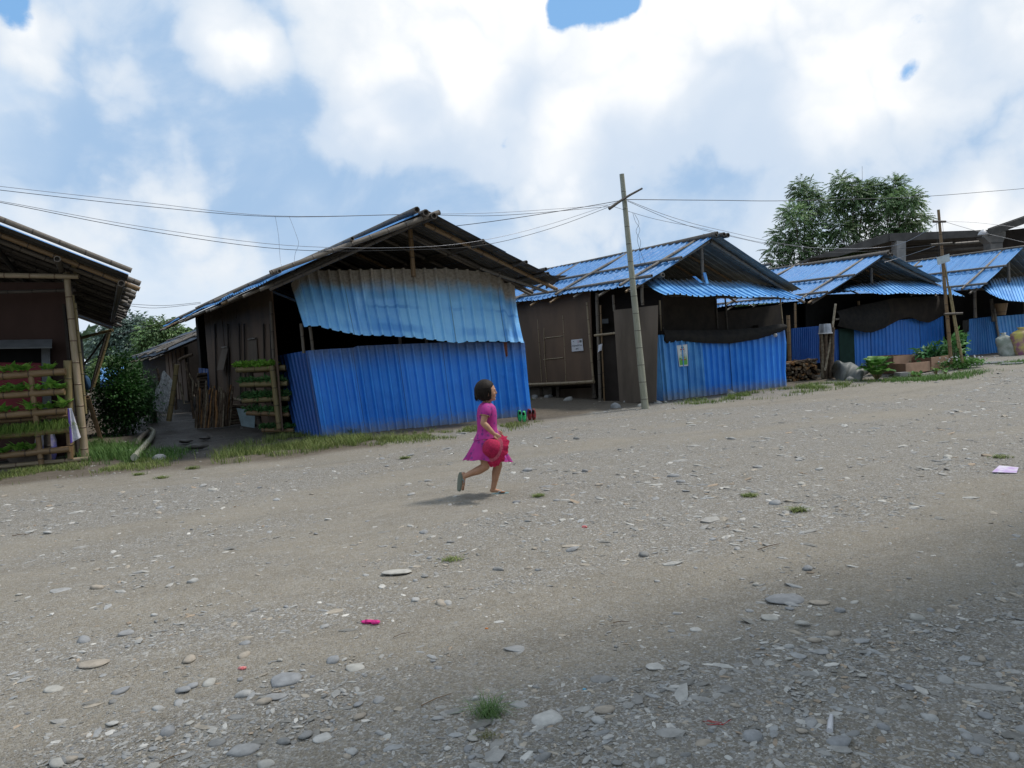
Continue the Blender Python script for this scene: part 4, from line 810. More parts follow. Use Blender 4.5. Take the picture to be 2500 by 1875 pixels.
# ================================================================== bush at the mouth of the lane
def bush(name, label, c, r, n, L, W_, a, b, cat='bush', stems=8, pm=m_bark, seed=0, clumps=16, group=None):
    root = thing(name, label, cat, c, group); c = np.asarray(c, float); r = np.asarray(r, float)
    rs = np.random.default_rng(seed); cc = []
    for k in range(clumps):
        q = rs.normal(0, 1, 3); q /= np.linalg.norm(q); cc.append(q * r * rs.uniform(.35, .85) + [0, 0, r[2]])
    cc = np.array(cc); idx = rs.integers(0, clumps, n); B = cc[idx] + rs.normal(0, 1, (n, 3)) * r * .24; B[:, 2] = np.maximum(B[:, 2], .03)
    tone = rs.uniform(.6, 1.35, clumps)[idx][:, None]
    dr = (B - [0, 0, r[2] * .6]) / r + rs.normal(0, .6, (n, 3)) + [0, 0, .1]
    V, Fc, C_ = leafset(B + c, dr, np.tile([0, 0, 1.0], (n, 1)) + rs.normal(0, .35, (n, 3)), L * rs.uniform(.6, 1.3, n), W_ * rs.uniform(.7, 1.2, n), greens(n, a, b) * tone)
    big('foliage', V, Fc, m_leaf, C_, root)
    mb = MB()
    for k in range(stems):
        t = cc[k % clumps]; mb.tube([c + np.array([t[0] * .2, t[1] * .2, -.03]), c + t * .5 * [1, 1, 1.0], c + t * .95], [.018, .012, .005], 5)
    mb.build('stems', pm, root); return root
bush('bush', 'dense dark green bush beside the left hut at the mouth of the lane', G(262, 1068) + [0, .7, 0], (.70, .65, .82), 8000, .085, .05, (.012, .050, .012), (.045, .125, .028), clumps=26, seed=3)
bush('tall_weed', 'tuft of long thin leaves on the right side of the lane bush', G(335, 1040) + [0, .9, 0], (.32, .35, .62), 900, .28, .02, (.03, .09, .03), (.10, .18, .06), 'plant', seed=9)
# bent bamboo logs
def bent(name, label, pts, r, m_, cat='log'):
    return tag(MB().tube(pts, r, 9, 0, True, .05).build(name, m_), label, cat)
g = [G(*q) + Z * .07 for q in ((329, 1128), (352, 1100), (371, 1077), (376, 1062), (368, 1054))]; bent('bent_log', 'curved pale bamboo log lying at the mouth of the lane', g, [.055, .05, .048, .045, .04], m_bgreen)
g = [G(*q) + Z * .06 for q in ((334, 1098), (342, 1078), (356, 1065), (362, 1060))]; bent('bent_log', 'shorter grey curved log lying behind the pale curved log', g, [.05, .05, .045, .04], m_bgrey)
# lane clutter ---------------------------------------------------------
def sticks(n, c, X, w_, h, lean, r, mats, label, name='firewood_stick', cat='stick', group=None, dep=.12):
    X = nrm(X); Yv = np.array([-X[1], X[0], 0]); protos_ = []
    for k in range(4):
        pts = [np.array([rng.normal(0, .008), rng.normal(0, .008), h * i / 5]) for i in range(6)]; o = MB().tube([p for p in pts], [r * (1 - .06 * i) for i in range(6)], 6, 0, True, .25).build(name, mats[k % len(mats)]); protos_.append([o, True])
    for k in range(n):
        p = protos_[k % 4]; o = p[0] if p[1] else p[0].copy()
        if not p[1]: COL.objects.link(o)
        p[1] = False; q = c + X * w_ * ((k + .5) / n - .5) + Yv * random.uniform(-dep, dep)
        o.location = tuple(q); o.rotation_euler = (random.uniform(-.06, .06) - lean * .3, random.uniform(-.1, .1) + lean, random.random() * 6 * 0 + atan2(X[1], X[0])); o.scale = (random.uniform(.7, 1.3), random.uniform(.7, 1.3), random.uniform(.86, 1.08)); tag(o, label, cat, group)
LB = G(512, 1045)
sticks(34, LB + np.array([0, .1, 0]), (1, .15, 0), .72, .86, .12, .024, [m_bark, m_bark2, m_split, m_bark], 'firewood stick standing in the upright bundle by the lane wall', group='upright firewood bundle in the lane')
def logpile(n_rows, c, X, Yd, Ln, r, mats, label, group, rows=8, jit=.3, name='firewood_log', cat='log', asp=1.0):
    X = nrm(X); Yd = nrm(Yd); protos_ = []
    for k in range(4):
        pts = [X * (-Ln / 2 + Ln * i / 4) + rng.normal(0, .006, 3) for i in range(5)]; o = MB().tube(pts, [r * random.uniform(.85, 1.1) for _ in pts], 7, 0, True, .2).build(name, mats[k % len(mats)]); c0 = np.array(o.location); protos_.append([o, True, c0])
    i = 0
    for j in range(rows):
        for k in range(n_rows):
            p = protos_[(i * 7 + j) % 4]; o = p[0] if p[1] else p[0].copy()
            if not p[1]: COL.objects.link(o)
            p[1] = False; q = c + Yd * (k - n_rows / 2 + .5 * (j % 2)) * r * 2.05 * asp + Z * (r * (1 + j * 1.75)) + X * random.uniform(-jit, jit) * r * 3 + np.array([0, 0, -r])
            o.location = tuple(q); o.scale = (random.uniform(.85, 1.1),) * 3; o.rotation_euler = (random.uniform(-.05, .05), random.uniform(-.05, .05), random.uniform(-.08, .08)); tag(o, label, cat, group); i += 1
logpile(3, G(475, 1022) + [0, 1.8, 0], H1.B, H1.A, 1.15, .05, [m_bark, m_bbrown, m_bark], 'horizontal log in the tall stack behind the upright firewood bundle', 'stacked logs in the lane', 13)
logpile(3, G(575, 1040) + [0, .5, 0], H1.B, H1.A, .55, .035, [m_bark, m_split, m_bark2], 'short log in the low stack right of the upright firewood bundle', 'low log stack beside the bundle', 7)
bent('wood_beam', 'weathered pole lying across the top of the low log stack', [G(548, 1040) + Z * .62 + [0, .3, 0], G(600, 1045) + Z * .55 + [0, .2, 0]], .03, m_bark2, 'pole')
for k, (a, b, y, r, lb) in enumerate((((432, 890), (412, 1028), 17.2, .06, 'thick leaning trunk beside the hanging net in the lane'), ((455, 885), (474, 1022), 18.4, .035, 'dark upright post in front of the log stack in the lane'), ((425, 885), (430, 1000), 19, .035, 'dark upright post left of the log stack in the lane'), ((384, 900), (398, 1000), 18, .03, 'thin post propping the white net in the lane'), ((436, 880), (470, 866), 18.5, .04, 'dark crossbar over the log stack in the lane'))):
    P, Q = D(*a, y), D(*b, y); tag(pole('leaning_pole', Q, P, r, m_bark if k else m_byel, None, .9, .02), lb, 'pole')
netm = bpy.data.materials.new('white net'); netm.use_nodes = True; nt = netm.node_tree; b_ = nt.nodes['Principled BSDF']; b_.inputs[0].default_value = (.50, .52, .54, 1); b_.inputs['Roughness'].default_value = .8
u_ = nd(nt, 'ShaderNodeUVMap', uv_map='uv').outputs[0]; nt.links.new(mapr(nt, noise(nt, scaled(nt, u_, (9, 5, 1)), 2, 4), .3, .7, .2, .8), b_.inputs['Alpha'])
cloth('white_net', 'translucent white net draped over posts in the lane', lambda s, t: lerp(D(*poly([(380, 950), (396, 912), (402, 905), (430, 940)], s), 17.8), D(*poly([(368, 985), (385, 1005), (410, 1000), (424, 972)], s), 17.6), t), netm, 20, 16, .06, 2, cat='net')
for k, (px, y) in enumerate(((452, 19.2), (466, 19.2), (484, 19.0))):
    a = D(px, 893, y); bent('hanging_hose', ['coiled pale hose loop', 'pale hanging branch', 'curved pale branch'][k] + ' hanging above the log stack in the lane', [a + np.array([.18 * sin(q * 1.25), 0, -.55 + .5 * cos(q * 1.25)]) for q in range(0 if k == 0 else 1, 5 if k == 0 else 3)], .025, m_bark2, 'hose' if k == 0 else 'branch')
quad(MB(), [G(585, 1040) + Z * .52, G(628, 1040) + Z * .5, G(634, 1046) + Z * .04, G(592, 1047) + Z * .04], .01); o = quad(MB(), [D(578, 996, 15.6), D(624, 1003, 15.5), D(622, 1045, 15.4), D(590, 1040, 15.5)], .01).build('metal_sheet', mat('pale blue scrap', (.20, .27, .30), .6)); tag(o, 'pale grey blue scrap sheet standing behind the second bamboo rack', 'sheet')
for k, (px, py, s_) in enumerate(((480, 1095, .12), (455, 1080, .08), (500, 1072, .07))): crumple('mud_clod', ['dark wet clod with pale rim in the middle of the lane', 'small dark clod at the left of the muddy lane', 'small dark clod at the back of the muddy lane'][k], G(px, py), (s_ * 1.5, s_, s_ * .35), mat('wet mud', (.05, .045, .04), .5), 'clod', 20 + k)
# second rack
r2 = thing('planting_rack', 'small bamboo planting rack beside the blue side of the large hut', 'rack', G(672, 1050))
y2 = 14.7; T2 = []
for (a, b, r) in (((578, 903), (697, 897), .06), ((586, 939), (702, 936), .055), ((592, 978), (706, 972), .055), ((602, 1008), (706, 1012), .05), ((640, 1050), (717, 1050), .045)):
    A_, B_ = D(*a, y2), D(*b, y2); pole('trough', A_, B_, r, m_byel if r > .05 else m_bbrown, r2, .95, 0, 10); T2.append((A_, B_, r)); pole('rail', A_ + [0, .35, -.05], B_ + [0, .35, -.05], .035, m_bbrown, r2, .95, 0)
for (a, b, d, m_) in (((664, 893), (682, 1046), -.12, m_byel), ((610, 905), (634, 1040), .25, m_bdark)): pole('upright', D(*a, y2 + d), D(*b, y2 + d), .055, m_, r2, .95, 0, 10)
for k, (A_, B_, r_) in enumerate(T2):
    n = (900, 420, 700, 300, 320)[k]; s = rng.random(n) * .95; 
    if k == 0: s *= .85
    P = A_[None] * (1 - s[:, None]) + B_[None] * s[:, None] + rng.normal(0, .035, (n, 3)) * [1, 1, .6] + [0, 0, r_ + .02]
    ca, cb = ((.10, .27, .03), (.24, .45, .06)) if k == 0 else ((.03, .11, .03), (.09, .20, .06))
    V, Fc, C_ = leafset(P, rdir(n, 1.0), rdir(n, .4), np.full(n, .075 + .02 * (k in (2, 3))), np.full(n, .04), greens(n, ca, cb)); tag(big('seedlings', V, Fc, m_leaf, C_), ['bright green seedlings along the top trough', 'small dark seedlings in the second trough', 'leafy seedlings in the third trough', 'sparse seedlings in the fourth trough', 'low leafy seedlings in the bottom trough'][k] + ' of the small rack', 'seedlings', None, 'stuff')

# ================================================================== utility poles
up_ = thing('utility_pole', 'tall leaning bamboo pole with a crossed stick near its top', 'utility pole', G(1576, 996))
b0 = G(1576, 998); t0 = D(1518, 425, b0[1] - .05); pole('pole', b0 - Z * .1, t0, .074, m_bgreen, up_, .62, .0, 12, True, 14)
ct = D(1526, 487, b0[1] - .1); pole('crossbar', D(1487, 510, b0[1] - .3), D(1568, 460, b0[1] - .1), .03, m_bdark, up_, .6, .02)
u2p = thing('utility_pole', 'thin far pole with a pale board and leaning prop poles right of the planters', 'utility pole', G(2320, 884))
yb = G(2322, 884)[1] - 2.6
pole('pole', D(2322, 888, yb), D(2291, 512, yb), .045, m_bbrown, u2p, .7, 0, 8)
for (a, b, r) in (((2350, 886), (2318, 700), .032), ((2340, 850), (2305, 640), .022)): pole('prop', D(*a, yb - .1), D(*b, yb), r, m_byel, u2p, .8, .01)
for (a, b, r) in (((2278, 541), (2309, 541), .03), ((2272, 598), (2325, 594), .035), ((2305, 767), (2350, 765), .03)): pole('crossbar', D(*a, yb - .12), D(*b, yb - .1), r, m_bdark, u2p, .9, 0)
quad(MB(), [D(2286, 629, yb - .15), D(2316, 620, yb - .15), D(2318, 638, yb - .15), D(2289, 647, yb - .15)], .03).build('board', mat('pale board', (.45, .53, .58), .6), u2p)
def wire(label, pts, r=.006, m_=m_black, sag=True):
    P = [D(*p) for p in pts]; Q = []
    for i in range(len(P) - 1):
        p0, p1, p2, p3 = P[max(i - 1, 0)], P[i], P[i + 1], P[min(i + 2, len(P) - 1)]
        for k in range(6):
            t = k / 6; Q.append(.5 * ((2 * p1) + (-p0 + p2) * t + (2 * p0 - 5 * p1 + 4 * p2 - p3) * t * t + (-p0 + 3 * p1 - 3 * p2 + p3) * t ** 3))
    Q.append(P[-1]); return tag(MB().tube(Q, r * .68, 5).build('cable', m_), label, 'cable')
yp = b0[1] - .1
wire('upper thin cable from the left edge to the leaning bamboo pole', [(-80, 445, 10.5), (0, 455, 10.6), (350, 494, 11.4), (670, 527, 12.2), (1000, 523, 13.2), (1220, 519, 13.9), (1489, 500, yp)], .0055, m_wire)
wire('second upper cable from the left edge to the leaning bamboo pole', [(-80, 453, 10.4), (0, 464, 10.5), (350, 503, 11.3), (670, 529, 12.1), (1000, 524, 13.1), (1220, 526, 13.8), (1489, 504, yp)], .0065)
wire('thick cable from the roof ridge of the largest hut to the leaning pole', [(1102, 553, 13.4), (1220, 538, 13.8), (1380, 513, 14.5), (1524, 488, yp)], .009)
wire('lower thin cable sagging from the left edge across the largest hut', [(-80, 482, 10.2), (0, 491, 10.3), (350, 554, 11), (700, 599, 11.8), (1000, 604, 12.4), (1182, 586, 13.2), (1350, 545, 14.2), (1522, 488, yp)], .0055, m_wire)
wire('lowest cable sagging from the left edge past the gable of the largest hut', [(-80, 484, 10.1), (0, 494, 10.2), (350, 562, 11), (700, 609, 11.8), (1000, 610, 12.4), (1182, 598, 13), (1350, 556, 14.2), (1500, 500, yp)], .0065)
wire('thick cable from the leaning pole to the right edge', [(1530, 487, yp), (1750, 489, 17), (1930, 490, 19), (2230, 481, 22), (2420, 467, 24), (2560, 455, 26)], .011)
wire('thin cable from the leaning pole down to the next roof', [(1532, 489, yp), (1640, 530, 16), (1760, 562, 17.2), (1975, 604, 20), (2180, 600, 21.5), (2290, 545, yb)], .008, m_wire)
wire('second thin cable from the leaning pole down past the next roof', [(1532, 491, yp), (1650, 541, 16), (1770, 574, 17.2), (1975, 614, 20), (2140, 612, 21), (2290, 596, yb)], .007)
wire('drooping cable from the low side of the crossed stick', [(1500, 505, yp), (1600, 535, 15.8), (1720, 559, 16.8), (1850, 590, 18.5), (1980, 606, 20)], .006)
wire('loose wire dropping from the cable left of the largest roof', [(672, 528, 12.2), (680, 575, 12.2), (683, 620, 12.2), (688, 650, 12.1), (705, 660, 12.0), (728, 673, 11.9)], .004, m_wire)
wire('second loose wire dropping from the cable onto the largest roof', [(706, 528, 12.2), (722, 570, 12.2), (729, 595, 12.2), (721, 618, 12.2), (718, 640, 12.2)], .004, m_wire)
wire('twisted wire hanging from the cable right of the leaning pole', [(1545, 520, yp), (1551, 540, yp), (1562, 560, yp), (1556, 585, yp), (1566, 620, yp + .4), (1574, 640, yp + .8), (1580, 660, yp + 1)], .005)
wire('second twisted wire hanging right of the leaning pole', [(1549, 522, yp), (1560, 545, yp), (1553, 565, yp), (1564, 590, yp), (1560, 620, yp + .4), (1566, 650, yp + .8)], .005)
wire('pair cable between the left hut and the largest hut', [(300, 741, 13), (400, 746, 14.5), (490, 738, 15.5)], .006)
wire('lower pair cable between the left hut and the largest hut', [(300, 744, 13), (380, 752, 14.3), (490, 741, 15.5)], .006)
wire('cable crossing in front of the far trees at the lane end', [(282, 818, 14), (340, 803, 15.5), (410, 783, 17)], .006)
wire('cable from the far pole to the right edge', [(2306, 541, yb), (2400, 568, yb), (2560, 605, yb)], .008, m_wire)
wire('upper cable from the far pole to the right edge', [(2306, 540, yb), (2400, 545, yb), (2560, 565, yb)], .006, m_wire)
wire('low cable running from the far pole to the third roof', [(2290, 598, yb), (2220, 622, 22), (2160, 640, 22)], .008, m_wire)
for k, x in enumerate((2286, 2301)): wire(['left', 'right'][k] + ' drop wire along the far pole', [(x, 543, yb - .1), (x + 3, 580, yb - .1), (x + 8, 640, yb - .1), (x + 20, 730, yb - .1)], .006)

# ================================================================== stones along the fronts, clutter by hut 3
ICO = None
def ico(sub):
    import bmesh
    b = bmesh.new(); bmesh.ops.create_icosphere(b, subdivisions=sub, radius=1); V = np.array([v.co[:] for v in b.verts]); Fc = np.array([[v.index for v in f.verts] for f in b.faces]); b.free(); return V, Fc
I1, I2 = ico(1), ico(2)
def stonev(I, seed, fl=.35, ang=.35):
    rs = np.random.default_rng(seed); V = I[0].copy()
    for k in range(6):                                                # random cutting planes give flat facets
        n_ = rs.normal(0, 1, 3); n_[2] *= .5; n_ /= np.linalg.norm(n_); d = rs.uniform(.62, .9); t = V @ n_; V = V - np.outer(np.maximum(t - d, 0), n_)
    V *= 1 + ang * .4 * (rs.random((len(V), 1)) - .5); V[:, 2] *= fl; V[:, 1] *= rs.uniform(.55, .95); return V
SC = np.array([(.28, .28, .275), (.33, .33, .32), (.23, .235, .24), (.36, .35, .32), (.30, .265, .22), (.20, .20, .195), (.39, .385, .365), (.26, .265, .27)])
def stone_obj(seed, col, fl=.35): V, Fc = stonev(I2, seed, fl), I2[1]; return big('stone', V, Fc, m_stone, np.tile(np.array(col), (len(V), 1)), smooth=True)
SP = [stone_obj(100 + k, SC[k % 8], random.uniform(.2, .42)) for k in range(14)]; used = [False] * 14
def put_stone(P, size, label, rz=None, k=None, group=None, sink=.3, tilt=.12, fl=1.0):
    k = random.randrange(14) if k is None else k
    o = SP[k].copy() if used[k] else SP[k]
    if used[k]: COL.objects.link(o)
    used[k] = True; o.location = (P[0], P[1], P[2] + size * .12 * (1 - sink)); o.scale = (size, size, size * fl); o.rotation_euler = (random.uniform(-tilt, tilt), random.uniform(-tilt, tilt), random.random() * 6.28 if rz is None else rz); return tag(o, label, 'stone', group)
NAMED = [((968, 1398), 38, 3, 'large pale flat stone in the middle of the yard', .35), ((1915, 1464), 50, 6, 'largest grey slab stone at the right of the yard', .45), ((1880, 1509), 24, 0, 'rounded grey stone just below the largest slab stone', .6), ((2003, 1472), 26, 7, 'bent grey stone right of the largest slab stone', .5),
    ((695, 1662), 42, 3, 'pale brownish wedge stone left of the bottom centre', .6), ((668, 1702), 34, 1, 'broad flat stone below the pale wedge stone', .5), ((235, 1622), 42, 1, 'layered flat stone near the bottom left', .5), ((150, 1443), 30, 3, 'long pale broken slab at the left', .2), ((865, 1632), 26, 0, 'blue grey round flat stone left of the pink scrap', .4),
    ((590, 1833), 44, 1, 'large rounded grey stone at the bottom left', .8), ((790, 1803), 28, 4, 'pinkish brown oval stone at the bottom', .8), ((1338, 1756), 45, 2, 'long dark grey stone right of the grass tuft', .7), ((1479, 1733), 30, 5, 'dark oval stone with pale rim right of the long grey stone', .8), ((1268, 1722), 30, 1, 'grey stone touching the right side of the grass tuft', .7),
    ((2050, 1812), 36, 5, 'dark pointed stone below the white bone-like stick', .8), ((2000, 1592), 26, 1, 'upright oval pale grey stone at the lower right', .6), ((1258, 1585), 30, 1, 'flat oval stone right of the lower centre', .5), ((1600, 1628), 26, 1, 'flat oval stone at the lower right of centre', .5), ((1468, 1658), 30, 2, 'bluish flat stone beside small gravel cluster', .5), ((1715, 1815), 24, 4, 'brownish tilted stone at the bottom right of centre', .8),
    ((648, 1868), 24, 4, 'orange brown brick piece at the bottom edge', 1.0), ((1464, 1184), 12, 5, 'dark small stone on the road right of the girl', 1.2), ((1645, 1163), 16, 0, 'grey stone right of the girl on the road', 1.2), ((1787, 1072), 12, 4, 'brown stone on the road in front of the blue fence', 1.2), ((1261, 1227), 12, 5, 'dark stone on the road just behind the girl', 1.3), ((1652, 1498), 14, 5, 'small dark stone near the sandy patch', 1.2), ((1700, 1538), 18, 5, 'dark flat pebble near the sandy patch', 1.0), ((1290, 1388), 10, 4, 'small dark brown lump on the sandy patch', 1.5)]
for (q, r, c, lb, fl) in NAMED:
    P = G(*q); s = r * P[1] / F * 1.05; o = put_stone(P, s, lb, random.uniform(-.3, .3), None, None, .6, .10, fl * 1.05)
# rubble at the foot of hut 2
for k in range(26):
    px = random.uniform(1500, 1860) if k > 8 else random.uniform(1300, 1420); py = 985 - (px - 1500) * .115 + random.uniform(-2, 16) if k > 8 else 975 + random.uniform(-8, 4)
    put_stone(G(px, py), random.uniform(.05, .15), 'rubble stone at the foot of the second hut' if k > 8 else 'dark rubble stone under the raised floor of the second hut', group='rubble along the second hut' if k > 8 else 'rubble under the raised floor', tilt=.5, fl=2.0)
put_stone(G(2076, 928), .2, 'pale stone on the grass in front of the grey tarpaulin', fl=1.8); put_stone(G(388, 1122), .12, 'pale stone at the tip of the curved pale log', fl=1.6); put_stone(G(316, 1108), .13, 'grey stone beside the curved logs under the bush', fl=1.8)
# log pile, pole bundle with pot, tarpaulin, planters
YL = 19.6; PB = G(1962, 925)
def endpile(c, X, w_, h_, r, Ln, label, group):
    X = nrm(X); Yd = np.array([-X[1], X[0], 0]); protos_ = []
    for k in range(6): protos_.append([MB().tube([-Yd * Ln / 2, Yd * Ln / 2], [r * random.uniform(.8, 1.1)] * 2, 7, 0, True, .35).build('firewood_log', [m_bark, m_split, m_bbrown, m_bark, m_bark, m_bark2][k]), True])
    nx = int(w_ / (2 * r)); nz = int(h_ / (1.75 * r))
    for j in range(nz):
        for i in range(nx):
            if j > nz - 3 and random.random() < .25: continue
            p = protos_[random.randrange(6)]; o = p[0] if p[1] else p[0].copy()
            if not p[1]: COL.objects.link(o)
            p[1] = False; q = c + X * ((i + .5 * (j % 2)) * 2 * r - w_ / 2) + Z * r * (1 + 1.75 * j) + Yd * random.uniform(-.08, .08) - Z * r
            o.location = tuple(q); o.scale = (random.uniform(.8, 1.15), 1, random.uniform(.8, 1.15)); o.rotation_euler = (random.uniform(-.06, .06), random.uniform(-.2, .2), random.uniform(-.1, .1)); tag(o, label, 'log', group)
    for p in protos_:
        if p[1]: bpy.data.objects.remove(p[0])
a, b = G(1924, 931), G(2004, 922); endpile((a + b) / 2 + np.array([0, .3, 0]), b - a, np.linalg.norm(b - a), .56, .036, .9, 'thin log seen end-on in the brown stack beside the blue fence', 'brown log stack right of the second hut')
pbc = G(2020, 924)
sticks(9, pbc, (1, .3, 0), .28, 1.35, .0, .04, [m_bark, m_bark2, m_bark], 'tall stick in the bundle standing beside the grey tarpaulin', 'standing_stick', 'stick', 'bundle of tall sticks')
pot = thing('paint_bucket', 'silver bucket upside down on top of the tall stick bundle', 'bucket', D(2015, 815, pbc[1] - .1)); P = np.array(pot.location)
MB().tube([P, P + Z * .26], [.17, .14], 16, 0, True).build('body', mat('dented tin', (.34, .36, .40), .35, .5, .6, .3, 8), pot); MB().tube([P + Z * .005, P + Z * .03], [.178, .178], 16).build('rim', m_plastic, pot)
pole('leaning_pole', D(2040, 742, pbc[1] + .1), D(2014, 905, pbc[1] - .25), .03, m_bark2, None, .9, .01); tag(COL.objects[-1], 'thin pole leaning past the upside-down bucket', 'pole')
c = G(2068, 928); 
def tarpf(s, t):
    top = poly([(2026, 905), (2034, 890), (2046, 880), (2070, 885), (2100, 895), (2121, 909)], s); bot = poly([(2022, 916), (2030, 922), (2052, 930), (2080, 928), (2100, 929), (2121, 912)], s)
    a = D(*top, c[1] + .35); b = G(*bot); return lerp(a, b, t) + np.array([0, -.12, .08]) * sin(pi * t) + Z * .035 * sin(s * 14 + t * 7) + np.array([0, -.03, 0]) * sin(s * 29 + t * 5)
cloth('tarpaulin', 'crumpled grey tarpaulin heaped on the ground beside the big-leaved plant', tarpf, m_tarp, 34, 16, .012, 3, cat='tarpaulin')
def bigleaf(name, label, c, n, L, W_, h, cat='plant', group=None, cols=((.05, .15, .03), (.13, .27, .05)), spread=1.0):
    root = thing(name, label, cat, c, group); V = []; Fc = []; C_ = []; mb = MB()
    for k in range(n):
        ph = 2.4 * k + random.random(); el = random.uniform(.3, 1.25); r0 = L * spread * random.uniform(.3, .9); d = np.array([cos(ph), sin(ph), 0]); base = np.asarray(c) + d * r0 * .5 + Z * h * random.uniform(.15, .75)
        ax = d * cos(el) + Z * sin(el); sd = np.cross(ax, Z); sd = nrm(sd); nn_ = np.cross(sd, ax); o = len(V); l = L * random.uniform(.7, 1.15); w_ = W_ * random.uniform(.8, 1.15); col = greens(1, *cols)[0]
        for i in range(7):
            t = i / 6; ww = w_ * .5 * sin(pi * min(1, t * .9 + .08)) ** .6; ctr = base + ax * l * t - nn_ * -1 * 0 - Z * l * .45 * t * t
            for q in (-1, -.5, 0, .5, 1): V.append(ctr + sd * ww * q + nn_ * (.22 * ww * abs(q) + .012 * sin(i * 2.6) * abs(q))); C_.append(col * (1.15 if q == 0 else 1))
        for i in range(6):
            for j in range(4): Fc.append((o + i * 5 + j, o + i * 5 + j + 1, o + (i + 1) * 5 + j + 1, o + (i + 1) * 5 + j))
        mb.tube([np.asarray(c) + d * .02, base], [.012, .008], 5)
    big('leaves', np.array(V), np.array(Fc), m_leaf, np.array(C_), root, smooth=True); mb.build('stems', m_byel, root); return root
c = G(2140, 926); bigleaf('leafy_plant', 'big-leaved green plant at the left end of the planters', c, 34, .38, .29, .58, spread=1.1)
def planter(label, P, dep, h, m_=m_terra, soil=True):
    a, b = P; a = np.asarray(a); b = np.asarray(b); X = nrm((b - a) * [1, 1, 0]); n = np.array([X[1], -X[0], 0]); root = thing('planter_box', label, 'planter', (a + b) / 2 - n * dep / 2 - Z * .0)
    MB().slab(a, b, b + Z * h, a + Z * h, .025, nrml=n).build('front_board', m_, root); A2, B2 = a - n * dep, b - n * dep
    MB().slab(A2, B2, B2 + Z * h, A2 + Z * h, .025, nrml=n).build('back_board', m_terra2, root)
    MB().slab(A2 - X * .002, a - X * .002, a + Z * (h - .003) - X * .002, A2 + Z * (h - .003) - X * .002, .025, nrml=-X).build('side_board', m_terra2, root); MB().slab(b + X * .002, B2 + X * .002, B2 + Z * (h - .003) + X * .002, b + Z * (h - .003) + X * .002, .025, nrml=X).build('side_board', m_terra2, root)
    MB().slab(a + X * .03 - n * .03 + Z * (h - .05), b - X * .03 - n * .03 + Z * (h - .05), B2 - X * .03 + n * .03 + Z * (h - .05), A2 + X * .03 + n * .03 + Z * (h - .05), .02, nrml=Z).build('soil', m_soil, root); return root
yq = G(2230, 912)[1]
planter('upper left wooden planter box behind the long one', (D(2181, 895, yq + .5), D(2245, 890, yq + .9)), .7, .26)
planter('long low wooden planter box at the front', (D(2211, 912, yq - .1), D(2276, 905, yq + .35)), .6, .24)
planter('tallest wooden planter box at the right end', (D(2274, 903, yq + .3), D(2321, 896, yq + .6)), .6, .30)
bx = MB().box(G(2203, 920) + Z * .05, .15, .1, .06, X=(1, .3, 0), Y=(-.3, 1, 0)).build('concrete_block', m_conc); tag(bx, 'small concrete block under the corner of the front planter', 'block')
quad(MB(), [D(2154, 880, yq), D(2180, 879, yq), D(2180, 896, yq), D(2160, 892, yq)], .02); 
bush('shrub', 'leafy shrub growing in the planters with drooping leaves', D(2268, 893, yq + .8), (.36, .26, .28), 200, .20, .09, (.03, .11, .035), (.08, .22, .07), 'shrub', seed=12, clumps=9, pm=m_bgreen)
bush('shrub', 'light green shrub around the foot of the far pole', D(2325, 893, yq + 1.0), (.34, .3, .40), 420, .15, .07, (.05, .16, .045), (.13, .28, .08), 'shrub', seed=14, clumps=10, pm=m_bgreen)
bush('herb', 'low pale herb in the upper left planter', D(2192, 893, yq + .9), (.32, .2, .12), 260, .07, .03, (.06, .15, .05), (.13, .24, .09), 'plant', seed=15, clumps=8, stems=3)
fl = bush('flowering_plant', 'low mound of green plants dotted with white flowers right of the planters', G(2345, 899), (.46, .3, .11), 1100, .07, .04, (.05, .15, .03), (.13, .27, .06), 'plant', seed=16, clumps=14, stems=2)
mb = MB(); 
for k in range(34): mb.ell(G(2345, 899) + np.array([random.uniform(-.6, .6), random.uniform(-.4, .3), random.uniform(.16, .30)]), (.022, .022, .016), None, 6, 4)
tag(mb.build('flowers', m_plastic, fl), None, None, None, 'stuff')
for k, (px, py) in enumerate(((2245, 922), (2285, 913), (2308, 912), (2230, 921))): 
    o = bigleaf('small_plant', ['small bright plant under the middle of the front planter', 'yellow green plant under the tall planter', 'small plant at the right foot of the tall planter', 'tiny plant beside the concrete block'][k], G(px, py), 9, .13, .08, .14)
# sacks at the right
sc1 = thing('sack', 'dirty white woven sack leaning on the blue front beside the right edge', 'sack', G(2460, 877))
def sack(root, c, h, w_, lean, m_, seed):
    rs = VN(seed); V = []; ns, nz = 22, 14; c = np.asarray(c, float)
    for j in range(nz + 1):
        t = j / nz; rr = (.86 + .16 * sin(pi * t)) * (1 - .72 * sst(.80, .93, t) + .22 * sst(.93, 1, t)) * (1 - .12 * (t < .04))
        for i in range(ns):
            a = 2 * pi * i / ns; k = 1 + .40 * (rs(2 + cos(a) * 1.5 + t * 2, 3 + sin(a) * 1.5 + t * 3, 3) - .5) * 2; V.append(c + np.array([cos(a) * w_ * rr * k + lean * t * h, sin(a) * w_ * .6 * rr * k + .12 * t, h * t]))
    Fc = [(j * ns + i, j * ns + (i + 1) % ns, (j + 1) * ns + (i + 1) % ns, (j + 1) * ns + i) for j in range(nz) for i in range(ns)] + [tuple(range(nz * ns, nz * ns + ns))]
    mb = MB(); mb.add(V, Fc, 0, None, True); return mb.build('body', m_, root)
ys = D(2460, 875, 22.8); 
sc1.location = tuple(D(2462, 877, 22.6)); sack(sc1, D(2465, 877, 22.6), .80, .25, -.12, mat('dirty white sack', (.38, .40, .37), .7, .3, 0, .3, 3, (.20, .23, .19), .3, 12), 31)
